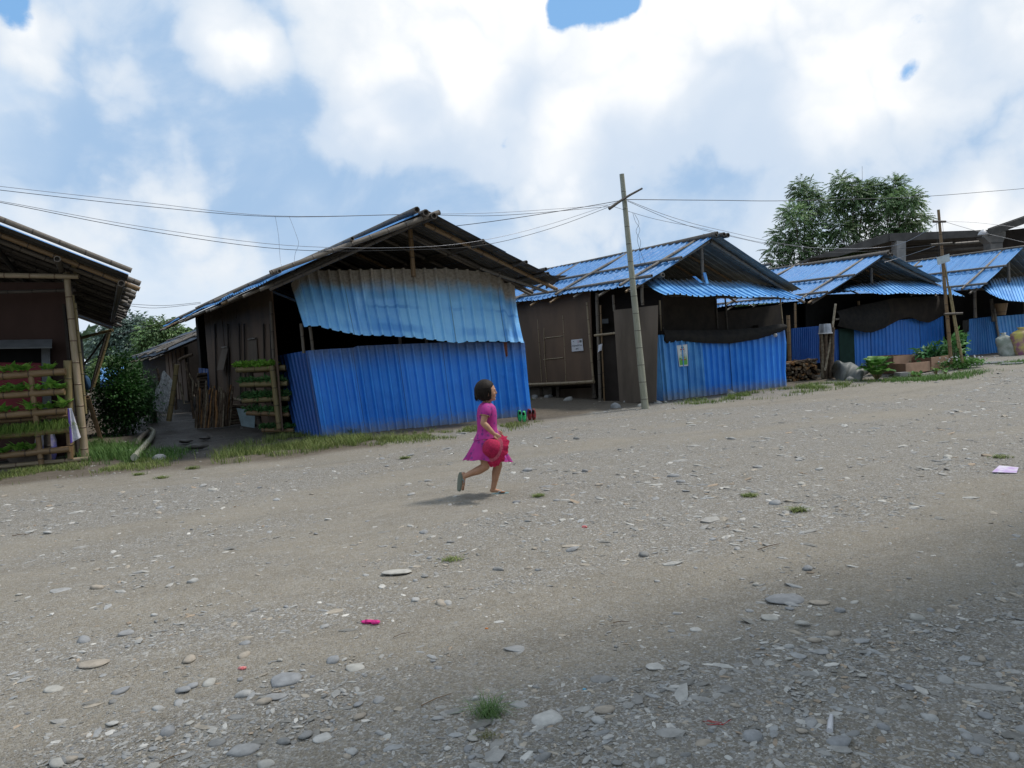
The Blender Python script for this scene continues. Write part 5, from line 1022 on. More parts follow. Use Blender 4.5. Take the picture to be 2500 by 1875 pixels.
o = thing('sack', 'yellow and purple printed sack cut by the right edge', 'sack', D(2506, 872, 22.4)); sack(o, D(2509, 874, 22.4), .92, .30, -.10, mat('printed yellow sack', (.42, .38, .10), .6, .3, 0, .4, 4, (.22, .07, .17)), 33)
for k, (px, py) in enumerate(((2375, 893), (2425, 888), (2470, 890))): o = MB().slab(G(px - 28, py + 2) + Z * .03, G(px + 26, py - 1) + Z * .03, G(px + 28, py - 4) + Z * .03, G(px - 24, py - 2) + Z * .03, .02, nrml=Z).build('board', m_greyb); tag(o, ['grey board lying beside the white flowers', 'pale board lying on the ground before the worn blue sheet', 'thin pale board lying in front of the sacks'][k], 'board')

# ================================================================== the girl
YG = 7.16
def K(cx, cy, dy=0.0): return D(1080 + cx / 4.88, 900 + cy / 4.88, YG + dy)
foot0 = K(680, 1500); 
girl = thing('person', 'small girl with short dark hair in a magenta dress running along the gravel', 'person', (foot0[0], YG, float(gz(foot0[0], YG))))
def skin_mat(name, c, c2):
    m = bpy.data.materials.new(name); m.use_nodes = True; nt = m.node_tree; b = nt.nodes['Principled BSDF']; n = noise(nt, nd(nt, 'ShaderNodeNewGeometry').outputs['Position'], 18, 3)
    nt.links.new(mixc(nt, mapr(nt, n, .3, .7), c, c2), b.inputs[0]); b.inputs['Roughness'].default_value = .55; b.inputs['Subsurface Weight'].default_value = .08; b.inputs['Subsurface Radius'].default_value = (.02, .008, .004); return m
m_skin = skin_mat('skin', (.42, .225, .135), (.36, .185, .105))
def caps(mb, P, R, seg=14):
    """closed capsule chain (tapered)"""
    P = [np.asarray(p, float) for p in P]; d0, d1 = nrm(P[0] - P[1]), nrm(P[-1] - P[-2]); pts, rad = [], []
    for k in range(5): a = pi / 2 * k / 5; pts.append(P[0] + d0 * R[0] * cos(a)); rad.append(max(.0008, R[0] * sin(a)))
    for i in range(len(P) - 1):
        for k in range(6):
            t = k / 6; p0, p1, p2, p3 = P[max(i - 1, 0)], P[i], P[i + 1], P[min(i + 2, len(P) - 1)]
            pts.append(.5 * ((2 * p1) + (-p0 + p2) * t + (2 * p0 - 5 * p1 + 4 * p2 - p3) * t * t + (-p0 + 3 * p1 - 3 * p2 + p3) * t ** 3)); rad.append(R[i] * (1 - t) + R[i + 1] * t)
    for k in range(6): a = pi / 2 * k / 5; pts.append(P[-1] + d1 * R[-1] * sin(a)); rad.append(max(.0008, R[-1] * cos(a)))
    mb.tube(pts, rad, seg, 0, True)
body = MB()
HC = K(522, 268); hy = radians(14)                                     # head, turned slightly away
hf = np.array([cos(hy), sin(hy), .02]); hl = np.array([-sin(hy), cos(hy), 0]); hu = np.cross(hf, hl); HR = np.stack([nrm(hf), nrm(hl), nrm(hu)], 1)
def HP(f_, l_, u_): return HC + HR @ np.array([f_, l_, u_])
body.ell(HC, (.088, .076, .096), HR, 24, 18); body.ell(HP(.030, 0, -.045), (.055, .054, .060), HR, 18, 14)
for s_ in (-1, 1):
    body.ell(HP(.050, .034 * s_, -.030), (.030, .026, .030), HR, 12, 10)                     # cheeks
    body.ell(HP(-.004, .077 * s_, -.024), (.016, .007, .024), HR, 12, 10); body.ell(HP(.004, .079 * s_, -.036), (.009, .006, .011), HR, 10, 8)     # ears
    body.ell(HP(.074, .028 * s_, .012), (.014, .020, .008), HR, 10, 8)                        # brows
body.ell(HP(.091, 0, -.024), (.014, .011, .013), HR, 10, 8); body.ell(HP(.087, 0, -.010), (.010, .008, .018), HR, 10, 8)   # nose
body.ell(HP(.080, 0, -.049), (.012, .019, .006), HR, 10, 8); body.ell(HP(.078, 0, -.060), (.011, .016, .006), HR, 10, 8); body.ell(HP(.068, 0, -.082), (.018, .021, .015), HR, 10, 8)
caps(body, [K(522, 350), K(528, 400), K(532, 450)], [.040, .036, .045])
caps(body, [K(530, 460), K(531, 560), K(534, 700), K(540, 840)], [.060, .078, .072, .085], 18)
caps(body, [K(528, 462, -.085), K(534, 455, 0), K(540, 462, .085)], [.034, .045, .034])
RA = [K(525, 470, -.105), K(487, 648, -.150), K(612, 775, -.165)]
caps(body, [RA[0], lerp(RA[0], RA[1], .5), RA[1]], [.036, .033, .027]); caps(body, [RA[1], lerp(RA[1], RA[2], .35), RA[2]], [.027, .029, .018])
LA = [K(548, 470, .105), K(560, 640, .150), K(650, 745, .10)]
caps(body, [LA[0], lerp(LA[0], LA[1], .5), LA[1]], [.036, .033, .027]); caps(body, [LA[1], lerp(LA[1], LA[2], .35), LA[2]], [.027, .029, .018])
RL = [K(520, 870, -.055), K(512, 1165, -.065), K(262, 1285, -.045)]
caps(body, [RL[0], lerp(RL[0], RL[1], .5), RL[1]], [.066, .056, .040], 16); caps(body, [RL[1], lerp(RL[1], RL[2], .33) + [0, 0, -.006], lerp(RL[1], RL[2], .7), RL[2]], [.040, .040, .029, .022], 16)
caps(body, [K(250, 1262, -.04), K(248, 1330, -.05), K(238, 1420, -.06)], [.024, .021, .019]); caps(body, [K(245, 1400, -.085), K(236, 1430, -.085)], [.012, .010]); caps(body, [K(252, 1300, -.03), K(246, 1390, -.035)], [.020, .018])
LL = [K(590, 870, .055), K(662, 1155, .060), K(606, 1425, .045)]
caps(body, [LL[0], lerp(LL[0], LL[1], .5), LL[1]], [.066, .056, .042], 16); caps(body, [LL[1], lerp(LL[1], LL[2], .3) + [-.004, 0, 0], lerp(LL[1], LL[2], .7), LL[2]], [.041, .041, .029, .023], 16)
caps(body, [K(592, 1448, .045), K(650, 1456, .045), K(715, 1468, .045)], [.022, .018, .013]); 
for k in range(5): a = K(712 - abs(k - 1) * 6, 1467, .020 + k * .012); caps(body, [a, a + [.030 - .004 * k, 0, -.003]], [.0085 if k else .010, .007], 8)
for k in range(5): a = K(238 + k * 4, 1415, -.085 + k * .014); caps(body, [a, a + [-.004, 0, -.024]], [.008, .0065], 8)
# right hand: fist closed on the hat brim
W_ = RA[2]; hd = nrm(K(665, 812, -.165) - W_); hb = nrm(np.cross(hd, [0, -1, 0])); palm = W_ + hd * .030
body.ell(palm, (.030, .018, .024), np.stack([hd, np.array([0, 1, 0]), hb], 1), 14, 10)
for k in range(4):
    r_ = (.0078, .0082, .0078, .0068)[k]; b0_ = palm + hd * .022 + hb * (.019 - .0125 * k) + np.array([0, -.008, 0]); m1 = b0_ + hd * .014 + np.array([0, -.010, 0]); m2 = m1 + hd * (-.002) + np.array([.004, -.004, -.016]); m3 = m2 - hd * .012 + np.array([0, .004, -.004]); caps(body, [b0_, m1, m2, m3], [r_ * 1.1, r_, r_ * .95, r_ * .85], 9)
tb = palm - hd * .008 + hb * .02 + np.array([0, -.014, 0]); caps(body, [tb, tb + hd * .018 + np.array([0, -.010, 0]), tb + hd * .034 + np.array([0, -.010, -.008])], [.0095, .0085, .007], 9)
# left hand (far side), relaxed curl
W_ = LA[2]; hd = nrm(W_ - LA[1]); hb = nrm(np.cross(hd, [0, 1, 0])); palm = W_ + hd * .026; body.ell(palm, (.028, .014, .022), np.stack([hd, np.array([0, 1, 0]), hb], 1), 12, 10)
for k in range(4): b0_ = palm + hd * .020 + hb * (.017 - .0115 * k); ln = (.026, .030, .028, .022)[k]; caps(body, [b0_, b0_ + hd * ln * .6 - [0, .004, .002], b0_ + hd * ln - [0, .012, .008]], [.0075, .007, .006], 8)
tb = palm - hd * .008 + hb * .018; caps(body, [tb, tb + hd * .018 + hb * .008, tb + hd * .032 + hb * .006], [.009, .008, .0065], 8)
bo = body.build('body', m_skin, girl, True)
md = bo.modifiers.new('r', 'REMESH'); md.mode = 'VOXEL'; md.voxel_size = .0034; md.use_smooth_shade = True; md2 = bo.modifiers.new('s', 'SMOOTH'); md2.iterations = 3; md2.factor = .5
bpy.context.view_layer.update(); me = bpy.data.meshes.new_from_object(bo.evaluated_get(bpy.context.evaluated_depsgraph_get())); bo.modifiers.clear(); bo.data = me; bo.data.materials.clear(); bo.data.materials.append(m_skin)
me.polygons.foreach_set('use_smooth', [True] * len(me.polygons))
m_eye = mat('dark eye', (.015, .01, .008), .2, .5)
for s_ in (-1, 1): MB().ell(HP(.0785, .029 * s_, -.006), (.006, .010, .0045), HR, 10, 8).build('eye', m_eye, girl)
# hair
hm_ = bpy.data.materials.new('hair'); hm_.use_nodes = True; nt = hm_.node_tree; b = nt.nodes['Principled BSDF']; tcg = nd(nt, 'ShaderNodeTexCoord').outputs['Generated']; n = noise(nt, scaled(nt, tcg, (26, 26, 2.2)), 2.5, 5, .6)
nt.links.new(mixc(nt, mapr(nt, n, .35, .7), (.006, .005, .004), (.024, .016, .012)), b.inputs[0]); b.inputs['Roughness'].default_value = .62; b.inputs['Specular IOR Level'].default_value = .18; nt.links.new(nd(nt, 'ShaderNodeBump', {'Strength': .5, 'Distance': .004, 'Height': n}).outputs[0], b.inputs['Normal'])
nz_ = VN(77)
def hairf(q):
    f_, l_, u_ = q; ph = atan2(l_, f_); k = 1.0 + .05 * (nz_(ph * 9 + 40, u_ * 1.2 + 4, 2) - .5)
    edge = .34 + .5 * max(0, -u_) - .34 * max(0, u_ - .45) * 0
    face = sst(0, .22, f_ - (.42 if u_ < .25 else .42 + (u_ - .25) * 1.4) + .12 * (nz_(u_ * 6 + 3, ph * 3, 2) - .5)); ear = sst(0, .1, .28 - sqrt((f_ - .10) ** 2 + (u_ + .30) ** 2)) * (abs(l_) > .5) * 0
    k *= (1 - .26 * face) * (1 - .13 * sst(0, .16, .30 - sqrt((f_ - .14) ** 2 + (u_ + .34) ** 2)) * (1 if l_ < -.4 or l_ > .4 else 0))
    if u_ < -.15 and f_ < .35: k *= 1 + .03 * sst(.15, .5, -u_) - .10 * sst(.5, 1, -u_)
    return k
hr = MB(); hr.ell(HP(-.012, 0, .006), (.102, .094, .108), HR, 56, 40, 0, hairf)
V = []
for v in hr.v:
    q = HR.T @ (np.array(v) - HC)
    lim = -.098 if q[0] < -.03 else -.098 + (q[0] + .03) * .45
    if q[2] < lim: q[2] = lim - .007 * random.random()
    V.append(HC + HR @ q)
hr.v = V; st = hr
for k in range(170):
    ph = random.uniform(0, 2 * pi); u0 = random.uniform(.2, .98); f0 = cos(ph)
    if f0 > .3 or f0 < -.93: continue
    base_ = np.array([-.012 + .104 * cos(ph) * .96, .096 * sin(ph) * .96, .02 * u0]); p = [base_ + [0, 0, .02], base_ + [-.002, 0, -.03], base_ * [1.02, 1.02, 1] + [0, 0, -.075], base_ * [.97, .97, 1] + [0, 0, -random.uniform(.090, .108)]]
    st.tube([HC + HR @ x for x in p], [.002, .003, .0022, .0006], 4)
hr.build('hair', hm_, girl, True)
# dress
m_dr = bpy.data.materials.new('magenta dress'); m_dr.use_nodes = True; nt = m_dr.node_tree; b = nt.nodes['Principled BSDF']; pos = nd(nt, 'ShaderNodeNewGeometry').outputs['Position']
v_ = nd(nt, 'ShaderNodeTexVoronoi', {'Vector': pos, 'Scale': 24.0}); vs_ = nd(nt, 'ShaderNodeSeparateColor', {0: v_.outputs['Color']}); nn_ = noise(nt, pos, 95, 3); dd = M(nt, 'ADD', v_.outputs['Distance'], M(nt, 'MULTIPLY', M(nt, 'SUBTRACT', nn_, .5), .55)); fm = M(nt, 'MULTIPLY', M(nt, 'LESS_THAN', dd, .34), M(nt, 'GREATER_THAN', vs_.outputs[0], .35))
c = mixc(nt, mapr(nt, noise(nt, pos, 9, 4), .35, .65), (.40, .022, .23), (.34, .016, .195)); nt.links.new(mixc(nt, M(nt, 'MULTIPLY', fm, .8), c, (.13, .015, .16)), b.inputs[0]); b.inputs['Roughness'].default_value = .75
nt.links.new(nd(nt, 'ShaderNodeBump', {'Strength': .35, 'Distance': .006, 'Height': noise(nt, scaled(nt, pos, (1, 1, .4)), 22, 4)}).outputs[0], b.inputs['Normal'])
def rings(mb, R, nseg=64, fold=0.0, nf=9, inner=.004, mat_=0, ph0=0.0, fstart=0):
    V = []
    for j, (cx, cy, rx, ry, tilt) in enumerate(R):
        a_ = fold * max(0, (j - fstart) / (len(R) - 1 - fstart))
        for i in range(nseg):
            th = 2 * pi * i / nseg; k = 1 + a_ * (sin(nf * th + ph0) + .5 * sin((nf * 2 - 3) * th + 1.3)); V.append(K(cx + 1261 * rx * k * cos(th), cy + tilt * cos(th) + a_ * 60 * sin(nf * th + ph0), ry * k * sin(th)))
    Fc = [(j * nseg + i, j * nseg + (i + 1) % nseg, (j + 1) * nseg + (i + 1) % nseg, (j + 1) * nseg + i) for j in range(len(R) - 1) for i in range(nseg)]
    mb.add(V, Fc, mat_, None, True); return mb
def dens(R, n=4):
    out = []
    for i in range(len(R) - 1):
        for k in range(n): t = k / n; t = t; out.append(tuple(R[i][q] * (1 - t) + R[i + 1][q] * t for q in range(5)))
    return out + [R[-1]]
dr = thing('dress', None, None, (0, 0, 0)); dr.parent = girl; dr.location = (0, 0, 0)
top_ = MB(); rings(top_, dens([(530, 402, .040, .046, 4), (530, 420, .058, .072, 4), (531, 445, .078, .102, 3), (530, 490, .090, .112, 2), (529, 560, .096, .106, 0), (530, 640, .095, .100, -3), (533, 710, .093, .097, -6), (535, 745, .097, .099, -10), (535, 800, .118, .114, -16), (535, 838, .132, .125, -20)], 4), 64, .035, 7, fstart=18)
bpy.data.objects.remove(dr)
top_.build('bodice', m_dr, girl)
sk = MB(); rings(sk, dens([(537, 752, .090, .092, -8), (533, 830, .116, .112, -10), (530, 910, .143, .138, -10), (529, 985, .170, .162, -8), (531, 1045, .193, .184, -4), (533, 1098, .212, .198, 10)], 5), 96, .12, 8, ph0=.7, fstart=2); sk.build('skirt', m_dr, girl)
hem = MB(); rings(hem, [(533, 1090, .208, .194, 10), (533, 1102, .2135, .1995, 10), (533, 1094, .205, .19, 10)], 96, .0); 
for s_, A_, B_ in ((-1, RA[0], RA[1]), (1, LA[0], LA[1])):
    mb = MB(); P = [A_ + Z * .012 + np.array([0, .03 * -s_ * 0 - s_ * .030, 0]) * 1, lerp(A_, B_, .05), lerp(A_, B_, .25), lerp(A_, B_, .42), lerp(A_, B_, .52)]; mb.tube(P, [.040, .050, .053, .050, .043], 22, 0, False, .03); sl_ = mb.build('sleeve', m_dr, girl)
    e = lerp(A_, B_, .52); ax = nrm(B_ - A_); a1 = nrm(np.cross(ax, [0, 1, 0])); a2 = np.cross(ax, a1); MB().tube([e + (a1 * cos(q * pi / 10) + a2 * sin(q * pi / 10)) * .0445 for q in range(21)], [.0035 if q % 2 else .0022 for q in range(21)], 5).build('trim', mat('gold trim', (.42, .28, .12), .6), sl_)
MB().tube([K(530 + 1261 * .041 * cos(q * pi / 12), 401 + 4 * cos(q * pi / 12), .047 * sin(q * pi / 12)) for q in range(25)], .003, 5).build('collar_trim', mat('gold trim', None), girl)
# flip flops
def flip(label, c, fwd, up, L, ms, mt_):
    root = thing('flip_flop', None, None, (0, 0, 0)); bpy.data.objects.remove(root)
    f_, u_ = nrm(fwd), nrm(np.asarray(up) - nrm(fwd) * (np.asarray(up) @ nrm(fwd))); s_ = np.cross(u_, f_); n = 28; top = []; bot = []
    for i in range(n):
        a = 2 * pi * i / n; x = cos(a); y = sin(a); wd = .215 * L * (1 + .16 * x) * (1 - .10 * sin(pi * (x + .1))); p = np.asarray(c) + f_ * (L / 2 * x) + s_ * wd * y * (abs(y) ** -.15 if abs(y) > .01 else 1); top.append(p + u_ * .008); bot.append(p - u_ * .008)
    mb = MB(); mb.add(top + bot, [tuple(range(n)), tuple(range(2 * n - 1, n - 1, -1))] + [(i, n + i, n + (i + 1) % n, (i + 1) % n) for i in range(n)]); so_ = mb.build('sandal', ms, girl)
    if label: so_['label'] = label
    t0_ = np.asarray(c) + f_ * L * .27 + u_ * .008
    for q in (-1, 1): MB().tube([t0_, t0_ + u_ * .022 - f_ * L * .08 + s_ * q * .012, np.asarray(c) - f_ * L * .05 + s_ * q * L * .20 + u_ * .026, np.asarray(c) - f_ * L * .14 + s_ * q * L * .21 + u_ * .006], .005, 6).build('strap', mt_, so_)
m_sole = mat('grey green foam', (.17, .19, .15), .8); m_solb = mat('pale blue foam', (.20, .32, .34), .7); m_str = mat('blue grey strap', (.30, .42, .46), .6)
flip('grey green sole of the lifted foot', K(208, 1348, -.055), K(203, 1460, -.075) - K(222, 1240, -.035), np.array([.80, .52, .25]), .182, m_sole, m_str)
flip('pale blue sandal on the planted foot', K(684, 1493, .045), [1, 0, .03], [0, 0, 1], .172, m_solb, m_str)
# hat held in the right hand
hat = thing('sun_hat', 'pink straw sun hat with a ruffled brim held by the running girl', 'hat', K(610, 960, -.22))
HO_ = K(618, 962, -.215); ax = nrm([-.72, -.52, .44]); h1_ = nrm(np.cross(ax, [0, 0, 1])); h2_ = np.cross(ax, h1_)
m_straw = []
for nm_, c_ in (('pink straw', (.42, .018, .075)), ('faded pink straw', (.46, .09, .13)), ('red straw fringe', (.44, .015, .065))): m_straw.append(mat(nm_, c_, .8, .2, 0, .35, 60, bump=.6, bs=140))
def lath(prof, m_, name, ruf=0.0, n=72):
    V = []
    for j, (r, h) in enumerate(prof):
        for i in range(n):
            a = 2 * pi * i / n; k = ruf * (j / (len(prof) - 1)); rr = r * (1 + .10 * k * sin(a * 15)); V.append(HO_ + (h1_ * cos(a) + h2_ * sin(a)) * rr + ax * (h + .12 * k * sin(a * 11 + 1) * r + .04 * k * sin(a * 29) * r))
    mb = MB(); mb.add(V, [(j * n + i, j * n + (i + 1) % n, (j + 1) * n + (i + 1) % n, (j + 1) * n + i) for j in range(len(prof) - 1) for i in range(n)], 0, None, True); return mb.build(name, m_, hat)
lath([(.001, .108), (.03, .106), (.055, .098), (.074, .080), (.083, .052), (.088, .022), (.090, .006)], m_straw[0], 'crown')
lath([(.090, .006), (.100, .000), (.116, -.008)], m_straw[1], 'band')
lath([(.116, -.008), (.132, -.018), (.142, -.026), (.150, -.034), (.156, -.042)], m_straw[2], 'brim', .45, 120)

# shoes in front of the fence end
def shoe(label, px, py, m_up, m_so, rz, grp):
    P = G(px, py); root = thing('sports_shoe', label, 'shoe', P, grp); L = .215; R = Matrix.Rotation(rz, 3, 'Z'); 
    def T(x, y, z):                                                   # x along shoe heel->toe, z up off sole; shoe stands on its toe, sole towards the wall
        v = np.array([y, -z * .95 - .02 + x * -.25 * 0 - (1 - x / L) * -.06, (L - x) * .97]); v = np.array(R @ Vector(v)); return P + v
    up = MB(); ns, nx = 16, 12; V = []
    for j in range(nx + 1):
        t = j / nx; w_ = .036 * (sin(pi * min(1, t * .88 + .10)) ** .5) * (1 + .12 * t); hh = (.085 * (1 - t) ** .8 + .035) * (1 if t > .02 else .8) * (1 - .6 * sst(.88, 1, t))
        for i in range(ns): a = 2 * pi * i / ns; V.append(T(L * t, w_ * cos(a), .012 + hh * .5 + hh * .5 * sin(a)))
    up.add(V, [(j * ns + i, j * ns + (i + 1) % ns, (j + 1) * ns + (i + 1) % ns, (j + 1) * ns + i) for j in range(nx) for i in range(ns)] + [tuple(range(ns))[::-1], tuple(range(nx * ns, nx * ns + ns))], 0, None, True); up.build('upper', m_up, root)
    so_ = MB(); V = []; n = 20
    for z in (0, .018):
        for i in range(n): a = 2 * pi * i / n; V.append(T(L / 2 + L * .53 * cos(a), .041 * (1 + .1 * cos(a)) * sin(a), z))
    so_.add(V, [tuple(range(n))[::-1], tuple(range(n, 2 * n))] + [(i, (i + 1) % n, n + (i + 1) % n, n + i) for i in range(n)]); so_.build('sole', m_so, root)
    MB().ell(T(L * .22, 0, .112), (.022, .008, .034), None, 10, 8).build('opening', m_dark, root)
    for k in range(4): MB().tube([T(L * (.45 + .09 * k), -.024, .088 - .012 * k), T(L * (.48 + .09 * k), 0, .097 - .013 * k), T(L * (.45 + .09 * k), .024, .088 - .012 * k)], .003, 5).build('lace', m_so, root)
mg = mat('green shoe', (.03, .50, .16), .5, .4, 0, .5, 30, (.02, .25, .09)); mw = mat('black trim', (.03, .03, .03), .6); mr = mat('red black shoe', (.34, .02, .03), .5, .4, 0, .9, 28, (.02, .02, .02)); mso = mat('red trim', (.40, .05, .06), .6)
shoe('green sports shoe at the far left of the four by the blue front', 1269, 1029, mg, mw, .15, None); shoe('green sports shoe between the other green one and the red ones', 1281, 1031, mg, mw, -.15, None)
shoe('red and black shoe next to the green pair', 1293, 1026, mr, mso, .2, None); shoe('red and black shoe at the far right of the four', 1304, 1025, mr, mso, -.1, None)

# ================================================================== trees
def tree(label, Yt, base, cl, n, L, W_, a, b, name='tree', trunk=.16, m_=m_bark, seed=0, pinn=7, grp=None, haze=0.0, bluish=(.25, .33, .40), deep=1.0):
    rs = np.random.default_rng(seed); B = D(*base, Yt); B[2] = 0; root = thing(name, label, 'tree', B, grp); cc = [(D(x, y, Yt + rs.uniform(-1, 1) * deep), r * Yt / F) for x, y, r in cl]; Bs, Ds, T = [], [], []
    for c, r in cc:
        nf = int(n * (r ** 2) / sum(q[1] ** 2 for q in cc)); q = rs.normal(0, 1, (nf, 3)); q /= np.linalg.norm(q, axis=1, keepdims=True); rad = rs.uniform(.35, 1, (nf, 1)) ** .6
        f0 = c + q * rad * r * np.array([1, 1, .85]) * .72; fd = q * [1, 1, .5] + rs.normal(0, .35, (nf, 3)) + [0, 0, .05]; fd /= np.linalg.norm(fd, axis=1, keepdims=True); fl = L * 3.2
        tone = rs.uniform(.7, 1.2) * rs.uniform(.75, 1.25, (nf, 1)); sd = np.cross(fd, [0, 0, 1]); sd /= np.linalg.norm(sd, axis=1, keepdims=True) + 1e-9
        for k in range(pinn):
            t = k / (pinn - 1)
            for s_ in ((-1, 1) if pinn > 1 else (1,)):
                Bs.append(f0 + fd * fl * t * .9 - np.array([0, 0, t * t * fl * .25])); Ds.append(fd * (.5 + .6 * t) + sd * s_ * (1 - .5 * t) - [0, 0, .25]); T.append(tone)
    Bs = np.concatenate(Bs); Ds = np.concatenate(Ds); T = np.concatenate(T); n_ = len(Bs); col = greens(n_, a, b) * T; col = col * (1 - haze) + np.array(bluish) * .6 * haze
    V, Fc, C_ = leafset(Bs, Ds, np.tile([0, 0, 1.0], (n_, 1)) + rs.normal(0, .3, (n_, 3)), L * rs.uniform(.7, 1.2, n_), W_ * rs.uniform(.8, 1.2, n_), col); big('crown', V, Fc, m_leaf, C_, root)
    mb = MB(); top = sum(c for c, r in cc) / len(cc); low = min(c[2] for c, r in cc); tr = lerp(B, top, .55); mb.tube([B, lerp(B, tr, .5) + [.1, 0, 0], tr, lerp(tr, top, .8)], [trunk, trunk * .8, trunk * .55, trunk * .25], 8)
    for c, r in cc:
        st_ = lerp(B, tr, rs.uniform(.55, 1.0)); mid = lerp(st_, c, .5) + np.array([0, 0, .1 * r]); mb.tube([st_, mid, c, c + nrm(c - st_) * r * .6], [trunk * .32, trunk * .22, trunk * .13, .01], 5)
        for k in range(4): e_ = c + rs.normal(0, 1, 3) * r * .55; mb.tube([lerp(mid, c, .6), e_], [trunk * .1, .008], 4)
    mb.build('trunk', m_, root); return root
ga, gb = (.085, .160, .065), (.21, .31, .13)
tree('left one of three feathery trees behind the third roof', 47, (1975, 800), [(1963, 462, 34), (1985, 500, 42), (1940, 525, 38), (1990, 560, 40), (1912, 575, 34), (1948, 600, 38), (1900, 640, 30), (1985, 625, 34), (1945, 660, 30), (2020, 610, 26), (1885, 610, 16)], 1150, .20, .08, ga, gb, seed=41)
tree('middle tallest of three feathery trees behind the third roof', 48, (2085, 800), [(2055, 445, 28), (2080, 480, 42), (2040, 500, 34), (2110, 460, 32), (2055, 560, 38), (2100, 540, 40), (2140, 470, 34), (2150, 520, 34), (2075, 610, 32), (2120, 590, 26)], 1150, .20, .08, ga, gb, seed=42)
tree('right one of three feathery trees behind the third roof', 47.5, (2110, 800), [(2185, 455, 28), (2215, 490, 34), (2175, 495, 26), (2238, 530, 26), (2205, 540, 28), (2165, 560, 24), (2130, 600, 20), (2190, 570, 20), (2245, 555, 14)], 700, .20, .08, ga, gb, seed=43)
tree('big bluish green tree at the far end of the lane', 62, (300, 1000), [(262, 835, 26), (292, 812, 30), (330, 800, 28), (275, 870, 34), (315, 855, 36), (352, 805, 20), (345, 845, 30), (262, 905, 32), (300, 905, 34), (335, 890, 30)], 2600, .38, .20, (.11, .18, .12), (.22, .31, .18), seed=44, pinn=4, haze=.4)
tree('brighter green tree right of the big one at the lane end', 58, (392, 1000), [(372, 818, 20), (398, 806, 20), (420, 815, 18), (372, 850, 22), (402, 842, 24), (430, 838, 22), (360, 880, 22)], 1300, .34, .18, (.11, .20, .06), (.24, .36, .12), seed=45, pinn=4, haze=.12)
tree('small pale tree low at the far end of the lane', 40, (262, 960), [(262, 900, 16), (280, 912, 14), (250, 915, 14)], 420, .25, .13, (.06, .12, .04), (.14, .22, .07), seed=46, pinn=4)
# unseen tree added beyond the right edge, crown shaped to shade the near yard
rs = np.random.default_rng(5); TB = np.array([9.2, 5.2, 0]); cc = []; wgt = []
while len(cc) < 80:                                                    # crown placed along the sun's direction from the ground it shades
    sx, sy, h = rs.uniform(-2.4, 6), rs.uniform(-.5, 5.6), rs.uniform(6.2, 8.2)
    if sx > 1.2 and rs.random() < .6: h = rs.uniform(4.3, 6)
    dpt = 2.7 + .46 * sx - sy
    if dpt < 0: continue
    k = h / tan(SEL); cc.append([sx + k * cos(SAZ), sy + k * sin(SAZ), h]); wgt.append(np.clip(.12 + dpt / 2.2, .12, 1) * np.clip((sx + 1.6) / 4, .08, 1))
cc = np.array(cc); wgt = np.array(wgt); wgt /= wgt.sum(); n = 52000
B = cc[rs.choice(80, n, p=wgt)] + rs.normal(0, .55, (n, 3)); V, Fc, C_ = leafset(B, rdir(n), rdir(n, .5), np.full(n, .27), np.full(n, .14), greens(n, ga, gb))
st_ = thing('tree', 'unseen shade tree added outside the right edge of the yard, crown shaped for its shadow', 'tree', TB); big('crown', V, Fc, m_leaf, C_, st_); mb = MB(); mb.tube([TB, TB + [.1, 0, 3], TB + [-.6, -.3, 6.0]], [.24, .19, .10], 9)
for c in cc[:30]: mb.tube([TB + [0, 0, 3.6], lerp(TB + [0, 0, 4.6], c, .5) + [0, 0, .5], c], [.07, .045, .012], 5)
mb.build('trunk', m_bark, st_)
# far wood around the horizon
n = 16000; th = rs.uniform(0, 2 * pi, n); R_ = rs.uniform(110, 150, n); hgt = 5.5 + 3.5 * N1(np.cos(th) * 9 + 30, np.sin(th) * 9 + 30, 4) + rs.normal(0, .5, n); B = np.stack([np.cos(th) * R_, np.sin(th) * R_ + 20, hgt * rs.random(n) ** .6], 1)
V, Fc, C_ = leafset(B, rdir(n), rdir(n, .5), np.full(n, 2.4), np.full(n, 1.9), greens(n, (.05, .09, .05), (.09, .14, .08))); tag(big('far_wood', V, Fc, m_leaf, C_), 'far band of trees along the horizon behind the huts', 'trees', None, 'stuff')
# bright blue roof far down the lane
fr_ = thing('far_hut', 'small bright blue roof far down the lane beyond the bush', 'hut', D(270, 940, 34)); corr(MB(), lambda s, t: D(245 + 60 * s, (900 if t < .5 else 925) + 8 * t - 5 * s, 34 - 2.5 * t + 3 * s) - Z * .0, 2.2, Z, .25, .04, 2).build('roof_panel', [m_roof, m_back], fr_)
MB().slab(D(245, 945, 33.8), D(305, 940, 33.8), D(305, 918, 33.8), D(245, 922, 33.8), .05).build('wall', m_dkfence, fr_)

# ================================================================== gravel, loose stones, grass, litter
def Gv(px, py):
    d = cF[None] + cX[None] * ((px - CX) / F)[:, None] + cY[None] * ((CY - py) / F)[:, None]; z = np.zeros(len(px))
    for k in range(4): P = C0 + d * ((z - CH) / d[:, 2])[:, None]; z = gz(P[:, 0], P[:, 1])
    P[:, 2] = z; return P
def frontmask(P): return np.maximum(soilf(P[:, 0], P[:, 1]), lanef(P[:, 0], P[:, 1]))
def inside_huts(P):
    r = np.zeros(len(P), bool)
    for H, u0, u1, v0 in ((H1, -1.68, 2.0, 0.0), (H2, -1.9, 2.9, .45), (H3, -3.5, 3.2, .5), (H4, -3.6, 6, .3)):
        q = P[:, :2] - H.H[:2]; u = q @ H.B[:2]; v = q @ H.A[:2]; v00 = v0 if H is not H1 else 1.36 - (u + 1.67) * .334
        r |= (u > u0) & (u < u1) & (v > v00)
    return r
